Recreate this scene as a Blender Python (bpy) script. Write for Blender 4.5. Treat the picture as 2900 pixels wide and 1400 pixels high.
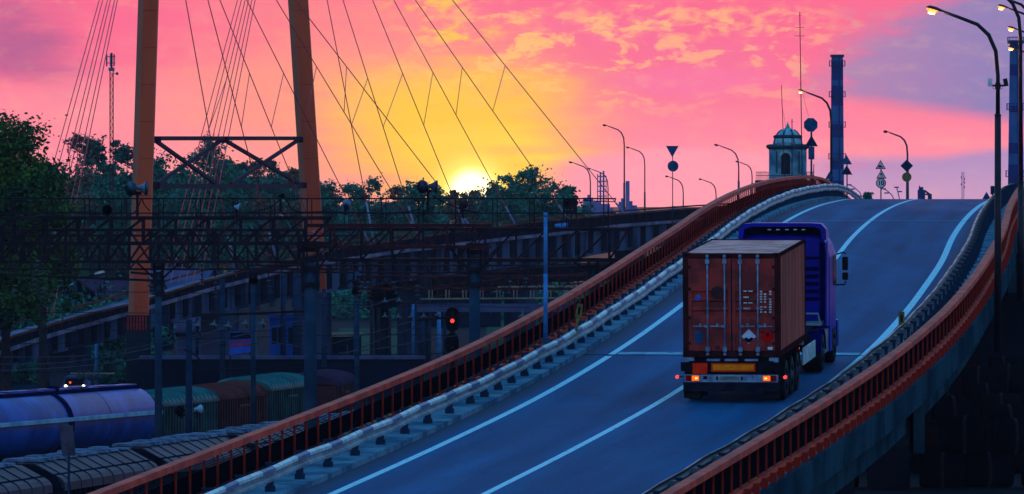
import bpy, math, random
from mathutils import Vector, Matrix
rnd = random.Random(7)
for o in list(bpy.data.objects): bpy.data.objects.remove(o)
SC = bpy.context.scene; COL = SC.collection
V = Vector; PI = math.pi
F = 20000.0; CX = 1450.0; HY = 570.0; H = 13.5      # telephoto: focal length in photo pixels, horizon row, eye height

# ------------------------------------------------------------------ camera
cam = bpy.data.cameras.new('camera'); camo = bpy.data.objects.new('camera', cam); COL.objects.link(camo)
camo.location = (0, 0, H); camo.rotation_euler = (PI/2, 0, 0)
cam.sensor_width = 36; cam.lens = F/2900*36; cam.shift_y = -(700-HY)/2900
cam.clip_start = 1; cam.clip_end = 60000
SC.camera = camo
SC.view_settings.view_transform = 'Standard'; SC.view_settings.look = 'None'
SC.view_settings.exposure = 0; SC.view_settings.gamma = 1
SC.render.engine = 'CYCLES'

def lin(c):
    c = c/255.0
    return c/12.92 if c <= .04045 else ((c+.055)/1.055)**2.4
def S(r, g, b): return (lin(r), lin(g), lin(b), 1)

# ------------------------------------------------------------------ node helper
class NG:
    def __init__(s, tree): s.t = tree; s.n = tree.nodes; s.l = tree.links
    def new(s, ty, **k):
        n = s.n.new(ty)
        for a, b in k.items(): setattr(n, a, b)
        return n
    def put(s, sock, v):
        if hasattr(v, 'is_linked') or hasattr(v, 'links'): s.l.new(v, sock)
        else: sock.default_value = v
    def m(s, op, a, b=0.0, c=None):
        n = s.new('ShaderNodeMath', operation=op); s.put(n.inputs[0], a); s.put(n.inputs[1], b)
        if c is not None: s.put(n.inputs[2], c)
        return n.outputs[0]
    def add(s, a, b): return s.m('ADD', a, b)
    def sub(s, a, b): return s.m('SUBTRACT', a, b)
    def mul(s, a, b): return s.m('MULTIPLY', a, b)
    def ss(s, x, a, b, lo=0.0, hi=1.0):
        n = s.new('ShaderNodeMapRange', interpolation_type='SMOOTHSTEP')
        s.put(n.inputs[0], x); s.put(n.inputs[1], a); s.put(n.inputs[2], b); s.put(n.inputs[3], lo); s.put(n.inputs[4], hi)
        return n.outputs[0]
    def mix(s, f, a, b, mode='MIX'):
        n = s.new('ShaderNodeMix', data_type='RGBA', blend_type=mode)
        s.put(n.inputs[0], f); s.put(n.inputs[6], a); s.put(n.inputs[7], b)
        return n.outputs[2]
    def noise(s, vec, scale, detail=4, rough=.5, dist=0.0):
        n = s.new('ShaderNodeTexNoise'); s.l.new(vec, n.inputs['Vector'])
        n.inputs['Scale'].default_value = scale; n.inputs['Detail'].default_value = detail
        n.inputs['Roughness'].default_value = rough; n.inputs['Distortion'].default_value = dist
        return n.outputs[0]
    def xyz(s, x, y, z=0.0):
        n = s.new('ShaderNodeCombineXYZ'); s.put(n.inputs[0], x); s.put(n.inputs[1], y); s.put(n.inputs[2], z); return n.outputs[0]

# ------------------------------------------------------------------ sky (all in azimuth / elevation of the world direction)
W = bpy.data.worlds.new('World'); SC.world = W; W.use_nodes = True
W.node_tree.nodes.clear(); g = NG(W.node_tree)
tc = g.new('ShaderNodeTexCoord'); sp = g.new('ShaderNodeSeparateXYZ'); g.l.new(tc.outputs['Generated'], sp.inputs[0])
X_, Y_, Z_ = sp.outputs
az = g.mul(g.m('ARCTAN2', X_, Y_), 180/PI); el = g.mul(g.m('ARCSINE', Z_), 180/PI)
K = F*PI/180
A = lambda px: (px-CX)/K
E = lambda py: (HY-py)/K
dg = lambda p: p/K
vec = g.xyz(az, el)
n1 = g.noise(g.xyz(g.mul(az, .55), g.mul(el, 1.3)), 1.1, 5, .55, .3)      # broad wisps
n2 = g.noise(g.xyz(g.mul(az, .7), g.mul(el, 1.8)), 3.5, 9, .66, .5)       # cloud puffs
n3 = g.noise(g.xyz(g.mul(az, .8), g.mul(el, 1.6), 5.0), 6.0, 6, .6, .4)
n4 = g.noise(g.xyz(g.mul(az, .16), g.mul(el, 2.4), 9.0), 2.2, 4, .55)      # flat streaks
w1 = g.sub(n1, .5); w2 = g.sub(n2, .5); w4 = g.sub(n4, .5)
def ell(px, py, rx, ry, warp=.35, hard=.25):
    dx = g.mul(g.sub(az, A(px)), K/rx); dy = g.mul(g.sub(el, E(py)), K/ry)
    r = g.m('SQRT', g.add(g.mul(dx, dx), g.mul(dy, dy)))
    r = g.add(r, g.mul(w4, warp)); 
    return g.ss(r, 1.0, hard, 0.0, 1.0)
gy = g.ss(el, E(620), E(80))
c = g.mix(gy, S(255, 150, 165), S(250, 104, 138))
c = g.mix(ell(300, 330, 900, 170, .8, .1), c, S(255, 140, 152))
c = g.mix(ell(850, 560, 900, 230, .5, .1), c, S(255, 158, 160))
c = g.mix(g.mul(ell(1050, 300, 900, 460, .7, .15), .95), c, S(255, 152, 126))
c = g.mix(ell(1330, 360, 600, 310, .7, .1), c, S(255, 176, 92))
c = g.mix(ell(1290, 350, 450, 240, .9, .25), c, S(255, 200, 46))
c = g.mix(g.mul(ell(1370, 440, 300, 130, .8, .15), .9), c, S(255, 228, 74))
# pink band low on the right of the sun, streak under the yellow
c = g.mix(g.mul(ell(1960, 500, 480, 100, .3, .6), .9), c, S(255, 155, 172))
c = g.mix(g.mul(ell(1490, 425, 240, 20, .5, .2), .55), c, S(245, 170, 110))
c = g.mix(ell(1337, 520, 190, 70, .25, .2), c, S(255, 240, 90))
# left mauve patch and soft wisps
mv = g.mul(ell(40, 120, 300, 260, 1.0, .15), g.ss(n1, .38, .62))
c = g.mix(mv, c, S(188, 92, 138))
c = g.mix(g.mul(g.mul(ell(330, 40, 420, 130, .8, .3), g.ss(n2, .5, .72)), .55), c, S(255, 158, 140))
# cloud field upper right
band = ell(1800, 150, 860, 230, .7, .35)
hl = g.mul(band, g.ss(g.add(n2, g.mul(g.sub(n3, .5), .35)), .51, .60))
warm = g.mix(g.ss(az, A(1250), A(2000)), S(255, 205, 95), S(255, 172, 128))
c = g.mix(g.mul(g.mul(band, g.ss(n1, .55, .38)), .6), c, S(247, 112, 150))
c = g.mix(g.mul(hl, .85), c, warm)
c = g.mix(g.mul(g.mul(band, g.ss(n3, .54, .68)), .35), c, S(255, 140, 140))
c = g.mix(g.mul(ell(1980, 235, 300, 60, 1.1, .3), .8), c, S(250, 118, 158))
c = g.mix(g.mul(g.mul(ell(1290, 95, 180, 50, .8, .2), g.ss(n3, .40, .60)), .9), c, S(250, 200, 60))
c = g.mix(g.mul(g.mul(ell(1230, 8, 200, 45, .8, .2), g.ss(n3, .42, .60)), .9), c, S(250, 195, 60))
c = g.mix(g.mul(g.mul(ell(1900, 60, 620, 70, .9, .3), g.ss(n3, .42, .62)), .7), c, S(255, 182, 120))
# lavender upper right
lav = g.mix(g.ss(az, A(2350), A(2900)), S(178, 128, 172), S(142, 124, 178))
b1 = g.add(g.add(g.add(az, g.mul(g.sub(E(0), el), 1.25)), g.mul(w1, 2.4)), g.mul(w2, .9))
m1 = g.ss(b1, A(2450), A(2740))
low = g.sub(g.sub(el, g.mul(g.sub(az, A(2400)), -.14)), E(285))
m1 = g.mul(m1, g.ss(g.add(low, g.mul(w4, .10)), -.06, .10))
c = g.mix(m1, c, lav)
lv2 = g.mix(g.ss(el, E(570), E(430)), S(196, 152, 190), S(170, 140, 190))
low2 = g.add(g.sub(E(436), el), g.mul(g.m('MAXIMUM', g.sub(az, A(2650)), 0.0), .11))
m2 = g.mul(g.ss(g.add(low2, g.mul(w4, .12)), -.02, .08), g.ss(g.add(az, g.mul(w1, .8)), A(2140), A(2480)))
c = g.mix(g.mul(m2, .92), c, lv2)
# the sun
dx = g.sub(az, A(1337)); dy = g.sub(el, E(549)); rs = g.m('SQRT', g.add(g.mul(dx, dx), g.mul(dy, dy)))
tex = g.add(g.mul(w2, .55), g.add(g.mul(g.sub(n3, .5), .35), g.mul(w4, .4)))
c = g.mix(g.ss(tex, .0, .22, 0.0, .20), c, S(255, 190, 140))
c = g.mix(g.ss(tex, .0, -.22, 0.0, .26), c, S(236, 104, 140))
c = g.mix(g.mul(g.m('POWER', g.ss(rs, dg(330), dg(40)), 1.5), .9), c, (1.08, .52, .035, 1))
halo = g.m('POWER', g.ss(rs, dg(170), dg(52)), 1.7)
c = g.mix(halo, c, (1.25, .95, .16, 1))
c = g.mix(g.ss(rs, dg(84), dg(42)), c, (2.4, 1.9, 1.0, 1))
# rest of the dome: blue dusk above, violet behind
front = g.mul(g.ss(g.m('ABSOLUTE', az), 60, 12), g.ss(el, 9, 2.5))
zen = g.mix(g.ss(el, 4, 50), (.22, .34, .62, 1), (.045, .43, .92, 1))
back = g.ss(Y_, .2, -.7)
zen = g.mix(g.mul(back, g.ss(el, 45, 5)), zen, (.33, .34, .52, 1))
sky = g.new('ShaderNodeTexSky', sky_type='NISHITA'); sky.sun_disc = False
sky.sun_elevation = math.radians(1.2); sky.sun_rotation = math.radians(0)
nz = g.mix(1.0, sky.outputs[0], (.06, .06, .06, 1), 'MULTIPLY')
zen = g.mix(1.0, zen, nz, 'ADD')
zen = g.mix(g.ss(el, 0, -2), zen, (.01, .02, .05, 1))
c = g.mix(1.0, c, (1.15, 1.15, 1.12, 1), 'MULTIPLY')
c = g.mix(front, zen, c)
bg = g.new('ShaderNodeBackground'); g.l.new(c, bg.inputs[0]); bg.inputs[1].default_value = 1.0
wo = g.new('ShaderNodeOutputWorld'); g.l.new(bg.outputs[0], wo.inputs[0])

sl = bpy.data.lights.new('sun', 'SUN'); sl.energy = .9; sl.angle = math.radians(.53); sl.color = (1, .42, .16)
so = bpy.data.objects.new('sun', sl); COL.objects.link(so)
sd = V((math.tan(math.radians(A(1337))), 1, math.tan(math.radians(1.2)))).normalized()
so.rotation_euler = sd.to_track_quat('Z', 'Y').to_euler()

# ------------------------------------------------------------------ materials
MATS = {}
def mat(name, col, col2=None, scale=3.0, rough=.7, spec=0.0, metal=0.0, bump=0.0, emit=None, es=1.0, stretch=(1, 1, 1), thr=(.38, .62), alpha=None):
    m = bpy.data.materials.new(name); m.use_nodes = True; m.node_tree.nodes.clear(); q = NG(m.node_tree)
    b = q.new('ShaderNodeBsdfPrincipled'); o = q.new('ShaderNodeOutputMaterial'); q.l.new(b.outputs[0], o.inputs[0])
    b.inputs['Roughness'].default_value = rough; b.inputs['Specular IOR Level'].default_value = spec; b.inputs['Metallic'].default_value = metal
    t = q.new('ShaderNodeTexCoord'); mp = q.new('ShaderNodeMapping'); q.l.new(t.outputs['Object'], mp.inputs[0]); mp.inputs['Scale'].default_value = stretch
    c1 = tuple(col[:3])+(1,)
    c2 = tuple(col2[:3])+(1,) if col2 else tuple(x*.72 for x in col[:3])+(1,)
    n = q.noise(mp.outputs[0], scale, 6, .6)
    q.l.new(q.mix(q.ss(n, thr[0], thr[1]), c2, c1), b.inputs['Base Color'])
    if bump:
        bn = q.new('ShaderNodeBump'); bn.inputs['Strength'].default_value = bump; bn.inputs['Distance'].default_value = .03
        q.l.new(q.noise(mp.outputs[0], scale*5, 4, .6), bn.inputs['Height']); q.l.new(bn.outputs[0], b.inputs['Normal'])
    if emit: b.inputs['Emission Color'].default_value = tuple(emit[:3])+(1,); b.inputs['Emission Strength'].default_value = es
    MATS[name] = m; return m

def asphalt():
    m = bpy.data.materials.new('asphalt'); m.use_nodes = True; m.node_tree.nodes.clear(); q = NG(m.node_tree)
    b = q.new('ShaderNodeBsdfPrincipled'); o = q.new('ShaderNodeOutputMaterial'); q.l.new(b.outputs[0], o.inputs[0])
    b.inputs['Roughness'].default_value = .7; b.inputs['Specular IOR Level'].default_value = .02
    uv = q.new('ShaderNodeUVMap'); s = q.new('ShaderNodeSeparateXYZ'); q.l.new(uv.outputs[0], s.inputs[0])
    u, v = s.outputs[0], s.outputs[1]                    # u: metres across, v: metres along
    na = q.noise(q.xyz(u, q.mul(v, .07)), .9, 5, .6)     # long tracks
    nb = q.noise(q.xyz(q.mul(u, .35), q.mul(v, .10), 3.0), 1.0, 4, .5)
    nc = q.noise(q.xyz(u, v), 14.0, 3, .6)
    c = q.mix(q.ss(na, .3, .7), S(3, 70, 108), S(10, 94, 138))
    c = q.mix(q.mul(q.ss(nb, .42, .66), .5), c, S(40, 70, 104))
    ng = q.noise(q.xyz(q.mul(u, 2.2), q.mul(v, .5), 4.0), 6.0, 5, .75)
    c = q.mix(q.mul(q.ss(nc, .35, .7), .22), c, S(60, 100, 140))
    c = q.mix(q.mul(q.ss(ng, .5, .75), .35), c, S(74, 96, 118))
    c = q.mix(q.mul(q.ss(ng, .5, .28), .35), c, S(4, 44, 78))
    # wheel tracks, a little darker and oilier
    for ctr in (-2.55, -.85, 1.1, 2.8):
        tr = q.m('POWER', 2.718, q.mul(q.m('POWER', q.sub(u, ctr), 2.0), -6.0))
        c = q.mix(q.mul(tr, .26), c, S(12, 46, 84))
    nd = q.noise(q.xyz(q.mul(u, .8), q.mul(v, .35), 11.0), 2.2, 5, .65)
    c = q.mix(q.mul(q.ss(nd, .60, .72), .35), c, S(10, 44, 74))
    c = q.mix(q.mul(q.ss(nd, .36, .28), .30), c, S(70, 104, 130))  # lighter patches: road sheen put into the colour
    for (pu, pv) in ((1.6, 297.), (3.2, 291.), (-1.7, 262.), (2.1, 255.)):      # short skid marks
        sk = q.m('POWER', 2.718, q.mul(q.add(q.m('POWER', q.mul(q.sub(u, pu), 4.0), 2.0), q.m('POWER', q.mul(q.sub(v, pv), .16), 2.0)), -1.0))
        c = q.mix(q.mul(sk, .5), c, S(8, 36, 64))
    e = q.ss(q.add(q.m('ABSOLUTE', q.sub(u, .2)), q.mul(q.sub(nb, .5), .5)), 3.70, 4.15)   # dirty shoulder by the kerb
    c = q.mix(q.mul(e, .75), c, S(78, 76, 90))
    q.l.new(c, b.inputs['Base Color'])
    bn = q.new('ShaderNodeBump'); bn.inputs['Strength'].default_value = .25; bn.inputs['Distance'].default_value = .02
    q.l.new(nc, bn.inputs['Height']); q.l.new(bn.outputs[0], b.inputs['Normal'])
    return m
M_ASPH = asphalt()
mat('paint', S(200, 222, 230), S(104, 140, 170), 5.0, .6, thr=(.26, .46))
mat('walk', S(112, 142, 160), S(70, 98, 124), .9, .8, bump=.3)
mat('conc', S(50, 70, 82), S(34, 52, 66), .5, .85, bump=.2)
mat('conc_dark', S(34, 44, 58), S(20, 28, 42), .4, .9)
mat('fascia', S(42, 74, 88), S(26, 50, 64), .35, .85)
mat('orange', S(226, 76, 52), S(180, 54, 40), 1.2, .6, .12)
mat('orange_dk', S(184, 54, 38), S(146, 40, 30), 1.5, .6, .05)
mat('rail_mesh', S(10, 14, 22), S(6, 8, 16), 3, .6)
mat('wire_gray', S(46, 54, 62), None, 3, .5)
mat('gr_white', S(206, 218, 214), S(160, 178, 180), 3, .5, .4)
mat('gr_blue', S(84, 108, 146), S(66, 88, 128), 3, .5, .4)
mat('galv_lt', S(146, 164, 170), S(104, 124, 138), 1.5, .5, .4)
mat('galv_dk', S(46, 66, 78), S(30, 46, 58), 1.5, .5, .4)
mat('galv', S(120, 140, 148), S(78, 98, 110), 2, .45, .5)
mat('post_steel', S(48, 78, 104), S(32, 52, 76), 2, .6)
mat('rubber', S(26, 28, 32), S(16, 18, 22), 4, .8, .2)
mat('black', S(24, 26, 34), S(14, 16, 24), 3, .5)
mat('pole_blk', S(22, 24, 34), S(30, 34, 46), 3, .5, .2)
mat('pole_gray', S(84, 84, 100), S(60, 62, 80), 2, .6)
mat('pole_conc', S(44, 72, 94), S(32, 54, 76), .8, .85)
mat('pole_conc2', S(34, 54, 80), S(24, 40, 62), .8, .85)
mat('pole_blue', S(70, 140, 200), S(50, 112, 172), 1.6, .6)
mat('truss', S(40, 34, 46), S(24, 22, 32), 1.2, .8, .1)
mat('truss_red', S(74, 34, 42), S(42, 24, 34), 1.2, .8, .1)
mat('cont_red', S(166, 56, 50), S(112, 40, 40), 1.6, .65, .25, bump=.1)
mat('cont_dark', S(70, 30, 32), S(48, 24, 28), 2.5, .7)
mat('cont_side', S(178, 84, 66), S(128, 58, 50), .8, .65, .25, stretch=(.2, 3, .25))
mat('cont_roof_lit', S(240, 162, 150), S(196, 124, 118), 1.4, .6, .3)  # container red paled, pink sky light put into the roof colour
mat('cab', S(8, 24, 168), S(6, 18, 140), .9, .38, .22)
mat('cab_dk', S(8, 12, 80), S(6, 8, 60), .9, .5)
mat('steel_lt', S(120, 160, 190), S(84, 116, 148), 5, .35, .6)
mat('chass', S(34, 40, 56), S(22, 26, 40), 3, .5)
mat('amber', (1, .35, .03), None, emit=(1, .085, .006), es=1.3)
mat('red_on', (1, .05, .03), None, emit=(1, .04, .03), es=2.2)
mat('hot', (1, .6, .2), None, emit=(1, .55, .12), es=2.0)
mat('red_off', S(150, 20, 16), None, rough=.3)
mat('refl_or', S(255, 150, 20), S(240, 130, 16), 4, .45)
mat('refl_red', S(255, 58, 24), S(240, 46, 20), 4, .45)
mat('plate', S(170, 190, 180), S(150, 170, 165), 9, .4)
mat('placard_w', S(200, 225, 238), S(180, 205, 225), 4, .5)
mat('placard_b', S(20, 24, 40), None)
mat('placard_r', S(215, 20, 20), S(190, 16, 18), 4, .5)
mat('patch_blue', S(60, 110, 200), None)
mat('grime', S(86, 48, 50), S(60, 40, 44), 5, .8)
mat('glass', S(30, 40, 60), None, rough=.08, spec=.9)
mat('lamp_on', (1, .6, .25), None, emit=(1.0, .25, .03), es=1.9)
mat('core_on', (1, .7, .3), None, emit=(1, .72, .30), es=3.5)
mat('lamp_head', S(60, 66, 78), S(44, 50, 62), 6, .5)
mat('sign_back', S(40, 92, 132), S(28, 70, 108), 3, .6)
mat('sign_back_dk', S(24, 58, 84), S(18, 44, 68), 3, .6)
mat('sign_white', S(230, 232, 236), None, rough=.5)
mat('sign_red', S(206, 34, 40), None, rough=.5)
mat('sign_black', S(20, 22, 28), None, rough=.6)
mat('yellow_dull', S(130, 124, 70), S(100, 96, 60), 4)
mat('chim_blue', S(10, 50, 128), S(8, 38, 104), .12, .9)
mat('chim_pale', S(44, 100, 160), S(30, 78, 136), .12, .9)
mat('plaster', S(112, 176, 196), S(50, 110, 140), .8, .9, bump=.3, thr=(.3, .7))
mat('dome', S(40, 84, 98), S(24, 56, 72), .9, .8)
mat('dome_pale', S(140, 196, 206), S(84, 142, 160), .9, .8)
mat('far_haze', S(120, 120, 180), S(100, 104, 165), .02, 1)  # distance haze put into the base colour of far things
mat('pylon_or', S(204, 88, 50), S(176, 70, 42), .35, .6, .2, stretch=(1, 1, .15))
mat('pylon_or_lit', S(176, 104, 74), S(150, 86, 64), .35, .6, .2, stretch=(1, 1, .15))
mat('pylon_steel', S(46, 26, 50), S(34, 20, 42), .4, .7, .1)
mat('cable', S(235, 110, 122), None, rough=.7)
mat('cable_wh', S(150, 170, 205), None, rough=.5)
mat('viad_rail', S(122, 72, 56), S(86, 50, 48), .3, .85)
mat('viad_dk', S(26, 24, 40), S(18, 18, 32), .4, .9)
mat('viad_girder', S(66, 80, 108), S(30, 38, 60), .22, .9, stretch=(1, 1, .3), thr=(.42, .58))
mat('viad_edge', S(130, 120, 140), S(90, 84, 110), .4, .9)
mat('tank_blue', S(24, 80, 172), S(14, 50, 124), .5, .42, .22, stretch=(1, 1, .5))
mat('tank_band', S(14, 18, 62), None, rough=.6)
mat('tank_rail', S(150, 186, 205), S(110, 150, 178), .6, .5)
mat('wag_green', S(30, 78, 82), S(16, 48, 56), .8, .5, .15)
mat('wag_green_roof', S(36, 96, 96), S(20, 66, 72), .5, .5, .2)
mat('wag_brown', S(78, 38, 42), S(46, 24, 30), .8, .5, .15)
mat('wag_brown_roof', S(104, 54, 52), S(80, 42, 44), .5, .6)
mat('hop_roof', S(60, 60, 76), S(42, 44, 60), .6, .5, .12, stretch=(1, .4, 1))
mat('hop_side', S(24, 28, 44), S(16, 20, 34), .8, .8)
mat('hatch', S(120, 128, 150), S(76, 84, 108), 1.2, .6)
mat('ground', S(10, 22, 32), S(16, 22, 32), .02, 1, .05)
mat('grass', S(18, 70, 52), S(24, 52, 46), .05, 1, .05)
mat('leaf_a', S(46, 128, 104), S(20, 74, 72), .35, .8, .2)
mat('leaf_b', S(66, 104, 30), S(20, 66, 46), .22, .8, .2)
mat('leaf_c', S(120, 104, 84), S(60, 70, 64), .35, .8, .2)
mat('bark', S(52, 48, 56), S(36, 34, 44), 2, .9)
mat('roof_brown', S(70, 50, 70), S(54, 40, 60), .4, .9)
mat('wall_lt', S(84, 90, 124), S(64, 70, 104), .4, .9)
mat('wall_dk', S(20, 28, 50), S(14, 20, 38), .3, .9)
mat('win', S(18, 24, 44), None, rough=.3)
mat('blue_bld', S(30, 78, 160), S(22, 60, 130), .3, .8)
mat('fac_lt', S(110, 160, 210), S(80, 124, 180), .3, .8)
mat('banner_red', S(160, 60, 60), S(130, 44, 50), 1.0)
mat('banner_blue', S(50, 90, 190), S(40, 70, 160), 1.0)
mat('beige', S(150, 140, 120), S(120, 114, 104), .6)
mat('insul', S(62, 76, 86), S(40, 52, 62), 4, .6, .2)
mat('insul_lt', S(80, 100, 118), S(60, 80, 96), 4, .6, .2)
mat('horn_blue', S(80, 126, 150), S(54, 92, 118), 3, .5, .4)
mat('horn_dark', S(30, 24, 34), S(20, 18, 28), 3, .6)
mat('head_light', (1, .9, .6), None, emit=(1, .86, .5), es=7)
mat('pipe_dark', S(12, 12, 18), S(6, 6, 12), .5, 1, 0)
mat('pipe_rust', S(40, 20, 16), S(12, 10, 14), .5, 1, 0)

# ------------------------------------------------------------------ mesh helpers
class MB:
    def __init__(s): s.v = []; s.f = []; s.mi = []; s.cur = 0; s.uv = None
    def face(s, idx): s.f.append(tuple(idx)); s.mi.append(s.cur)
    def poly(s, pts): b = len(s.v); s.v += [tuple(p) for p in pts]; s.face(range(b, b+len(pts))); return s
    def hexa(s, p):           # 8 points: bottom 4 ccw, top 4 ccw
        b = len(s.v); s.v += [tuple(x) for x in p]
        for f in ((3, 2, 1, 0), (4, 5, 6, 7), (0, 1, 5, 4), (1, 2, 6, 5), (2, 3, 7, 6), (3, 0, 4, 7)): s.face([b+i for i in f])
        return s
    def box(s, c, d, M=None):
        x, y, z = d[0]/2, d[1]/2, d[2]/2; c = V(c)
        p = [V(q) for q in ((-x, -y, -z), (x, -y, -z), (x, y, -z), (-x, y, -z), (-x, -y, z), (x, -y, z), (x, y, z), (-x, y, z))]
        if M is not None: p = [M @ q for q in p]
        return s.hexa([c+q for q in p])
    def rbox(s, x0, x1, y0, y1, z0, z1): return s.box(((x0+x1)/2, (y0+y1)/2, (z0+z1)/2), (x1-x0, y1-y0, z1-z0))
    def bar(s, p, q, w, h=None, up=V((0, 0, 1))):
        h = h or w; p = V(p); q = V(q); d = (q-p).normalized()
        if abs(d.dot(up)) > .98: up = V((0, 1, 0))
        r = d.cross(up).normalized(); u = r.cross(d).normalized(); r = r*w/2; u = u*h/2
        return s.hexa([p-r-u, p+r-u, q+r-u, q-r-u, p-r+u, p+r+u, q+r+u, q-r+u])
    def tube(s, pts, r, n=8, cap=True):
        pts = [V(p) for p in pts]; rs = r if isinstance(r, (list, tuple)) else [r]*len(pts); b = len(s.v)
        prev = None
        for i, p in enumerate(pts):
            d = (pts[min(i+1, len(pts)-1)]-pts[max(i-1, 0)]).normalized()
            if prev is None:
                a = V((0, 0, 1)) if abs(d.z) < .9 else V((1, 0, 0)); r1 = d.cross(a).normalized()
            else: r1 = (prev-d*prev.dot(d)).normalized()
            prev = r1; r2 = d.cross(r1)
            for k in range(n):
                t = 2*PI*k/n; s.v.append(tuple(p+(r1*math.cos(t)+r2*math.sin(t))*rs[i]))
        for i in range(len(pts)-1):
            for k in range(n): s.face([b+i*n+k, b+i*n+(k+1) % n, b+(i+1)*n+(k+1) % n, b+(i+1)*n+k])
        if cap: s.face([b+k for k in range(n)][::-1]); s.face([b+(len(pts)-1)*n+k for k in range(n)])
        return s
    def prism(s, pts, off):   # planar polygon extruded by vector
        n = len(pts); b = len(s.v); off = V(off); pts = [V(p) for p in pts]
        s.v += [tuple(p) for p in pts]+[tuple(p+off) for p in pts]
        s.face([b+i for i in range(n)][::-1]); s.face([b+n+i for i in range(n)])
        for i in range(n): s.face([b+i, b+(i+1) % n, b+n+(i+1) % n, b+n+i])
        return s
    def sweep(s, secs, closed=True, caps=True, mats=None):     # list of cross-sections (lists of points)
        n = len(secs[0]); b = len(s.v)
        for sec in secs: s.v += [tuple(p) for p in sec]
        rng = n if closed else n-1
        for i in range(len(secs)-1):
            if mats: s.cur = mats[i]
            for k in range(rng): s.face([b+i*n+k, b+i*n+(k+1) % n, b+(i+1)*n+(k+1) % n, b+(i+1)*n+k])
        if closed and caps: s.face([b+k for k in range(n)][::-1]); s.face([b+(len(secs)-1)*n+k for k in range(n)])
        return s
    def build(s, name, m, parent=None, smooth=False, M=None):
        me = bpy.data.meshes.new(name); me.from_pydata([tuple(v) for v in s.v], [], s.f)
        ms = m if isinstance(m, (list, tuple)) else [m]
        for q in ms: me.materials.append(MATS[q] if isinstance(q, str) else q)
        if len(ms) > 1: me.polygons.foreach_set('material_index', s.mi)
        if smooth: me.polygons.foreach_set('use_smooth', [True]*len(me.polygons))
        me.update()
        o = bpy.data.objects.new(name, me); COL.objects.link(o)
        if parent is not None: o.parent = parent
        if M is not None: o.matrix_local = M
        return o
def recalc(o):
    import bmesh
    bm = bmesh.new(); bm.from_mesh(o.data); bmesh.ops.recalc_face_normals(bm, faces=bm.faces); bm.to_mesh(o.data); bm.free(); return o
def tag(o, label=None, cat=None, group=None, kind=None):
    if label: o['label'] = label
    if cat: o['category'] = cat
    if group: o['group'] = group
    if kind: o['kind'] = kind
    return o
def thing(name, label, cat, loc=(0, 0, 0), group=None, M=None):
    o = bpy.data.objects.new(name, None); COL.objects.link(o); o.empty_display_size = .3
    if M is not None: o.matrix_world = M
    else: o.location = loc
    return tag(o, label, cat, group)
def at(px, py, D): return V(((px-CX)/F*D, D, H-(py-HY)/F*D))
def sc(D): return F/D
def inst(src, name, parent, M):
    o = bpy.data.objects.new(name, src.data); COL.objects.link(o); o.parent = parent; o.matrix_local = M; return o

# ------------------------------------------------------------------ road alignment
TAB = [(118, 7.75, -6.05), (130, 7.18, -4.05), (150, 6.3, -.73), (165, 5.65, 1.71), (180, 4.97, 4.0), (195, 4.15, 6.15), (210, 3.37, 7.95), (225, 2.66, 9.5),
       (240, 2.05, 10.9), (260, 1.34, 12.52), (280, .74, 14.25), (300, .31, 16.02), (320, .06, 17.74), (345, -.10, 19.85), (365, .0, 21.5), (390, .55, 23.5),
       (420, 1.6, 26), (460, 3.4, 29.3), (520, 6.4, 34.2), (600, 10.2, 40.8)]
TAB = [(a*1.02, H-b*1.02, c*1.02) for a, b, c in TAB]
def crom(D, k):
    T = TAB; i = 0
    while i < len(T)-2 and T[i+1][0] < D: i += 1
    x0, x1 = T[i][0], T[i+1][0]; y0, y1 = T[i][k], T[i+1][k]
    def sl(j):
        a = max(j-1, 0); b = min(j+1, len(T)-1); return (T[b][k]-T[a][k])/(T[b][0]-T[a][0])
    h = x1-x0; t = (D-x0)/h; m0 = sl(i)*h; m1 = sl(i+1)*h
    return y0*(2*t**3-3*t*t+1)+m0*(t**3-2*t*t+t)+y1*(3*t*t-2*t**3)+m1*(t**3-t*t)
def road(D, off=0.0, z=0.0):
    x = crom(D, 2); hz = crom(D, 1); dx = (crom(D+1, 2)-crom(D-1, 2))/2; a = math.atan(dx)
    return V((x+off*math.cos(a), D-off*math.sin(a), hz+z))
def frame(D):
    f = (road(D+.5)-road(D-.5)).normalized(); r = f.cross(V((0, 0, 1))).normalized(); u = r.cross(f); return r, f, u
def Ds(a, b, st):
    n = max(1, int(round((b-a)/st))); return [a+(b-a)*i/n for i in range(n+1)]
R0, R1 = 121, 600
def rsweep(prof, a=R0, b=R1, st=2.5): return [[road(D, o, z) for o, z in prof] for D in Ds(a, b, st)]
def strip(name, m, o0, o1, z, a=R0, b=R1, st=2.5, parent=None, kind='structure'):
    mb = MB(); dd = Ds(a, b, st); uv = []
    mb.v = []; 
    cols = [o0+(o1-o0)*i/8 for i in range(9)] if o1-o0 > 3 else [o0, o1]
    n = len(cols)
    for D in dd:
        for o in cols: mb.v.append(tuple(road(D, o, z))); uv.append((o, D))
    for i in range(len(dd)-1):
        for k in range(n-1): mb.face([i*n+k, i*n+k+1, (i+1)*n+k+1, (i+1)*n+k])
    ob = mb.build(name, m, parent, smooth=True)
    lay = ob.data.uv_layers.new(name='UVMap')
    for l in ob.data.loops: lay.data[l.index].uv = uv[l.vertex_index]
    if kind: ob['kind'] = kind
    return ob
strip('road', M_ASPH, -4.15, 4.56, 0)
strip('road_marking', 'paint', -3.44, -3.24, .004, 121, 197.0)
strip('road_marking', 'paint', -3.44, -3.25, .004, 197.6, 600)
strip('road_marking', 'paint', -.09, .09, .004, 121, 600)
strip('road_marking', 'paint', 3.66, 3.88, .004, 121, 600)
mat('joint_wh', S(170, 190, 205), S(80, 110, 140), 3.0, .6, stretch=(1, 6, 1), thr=(.4, .55))
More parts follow.
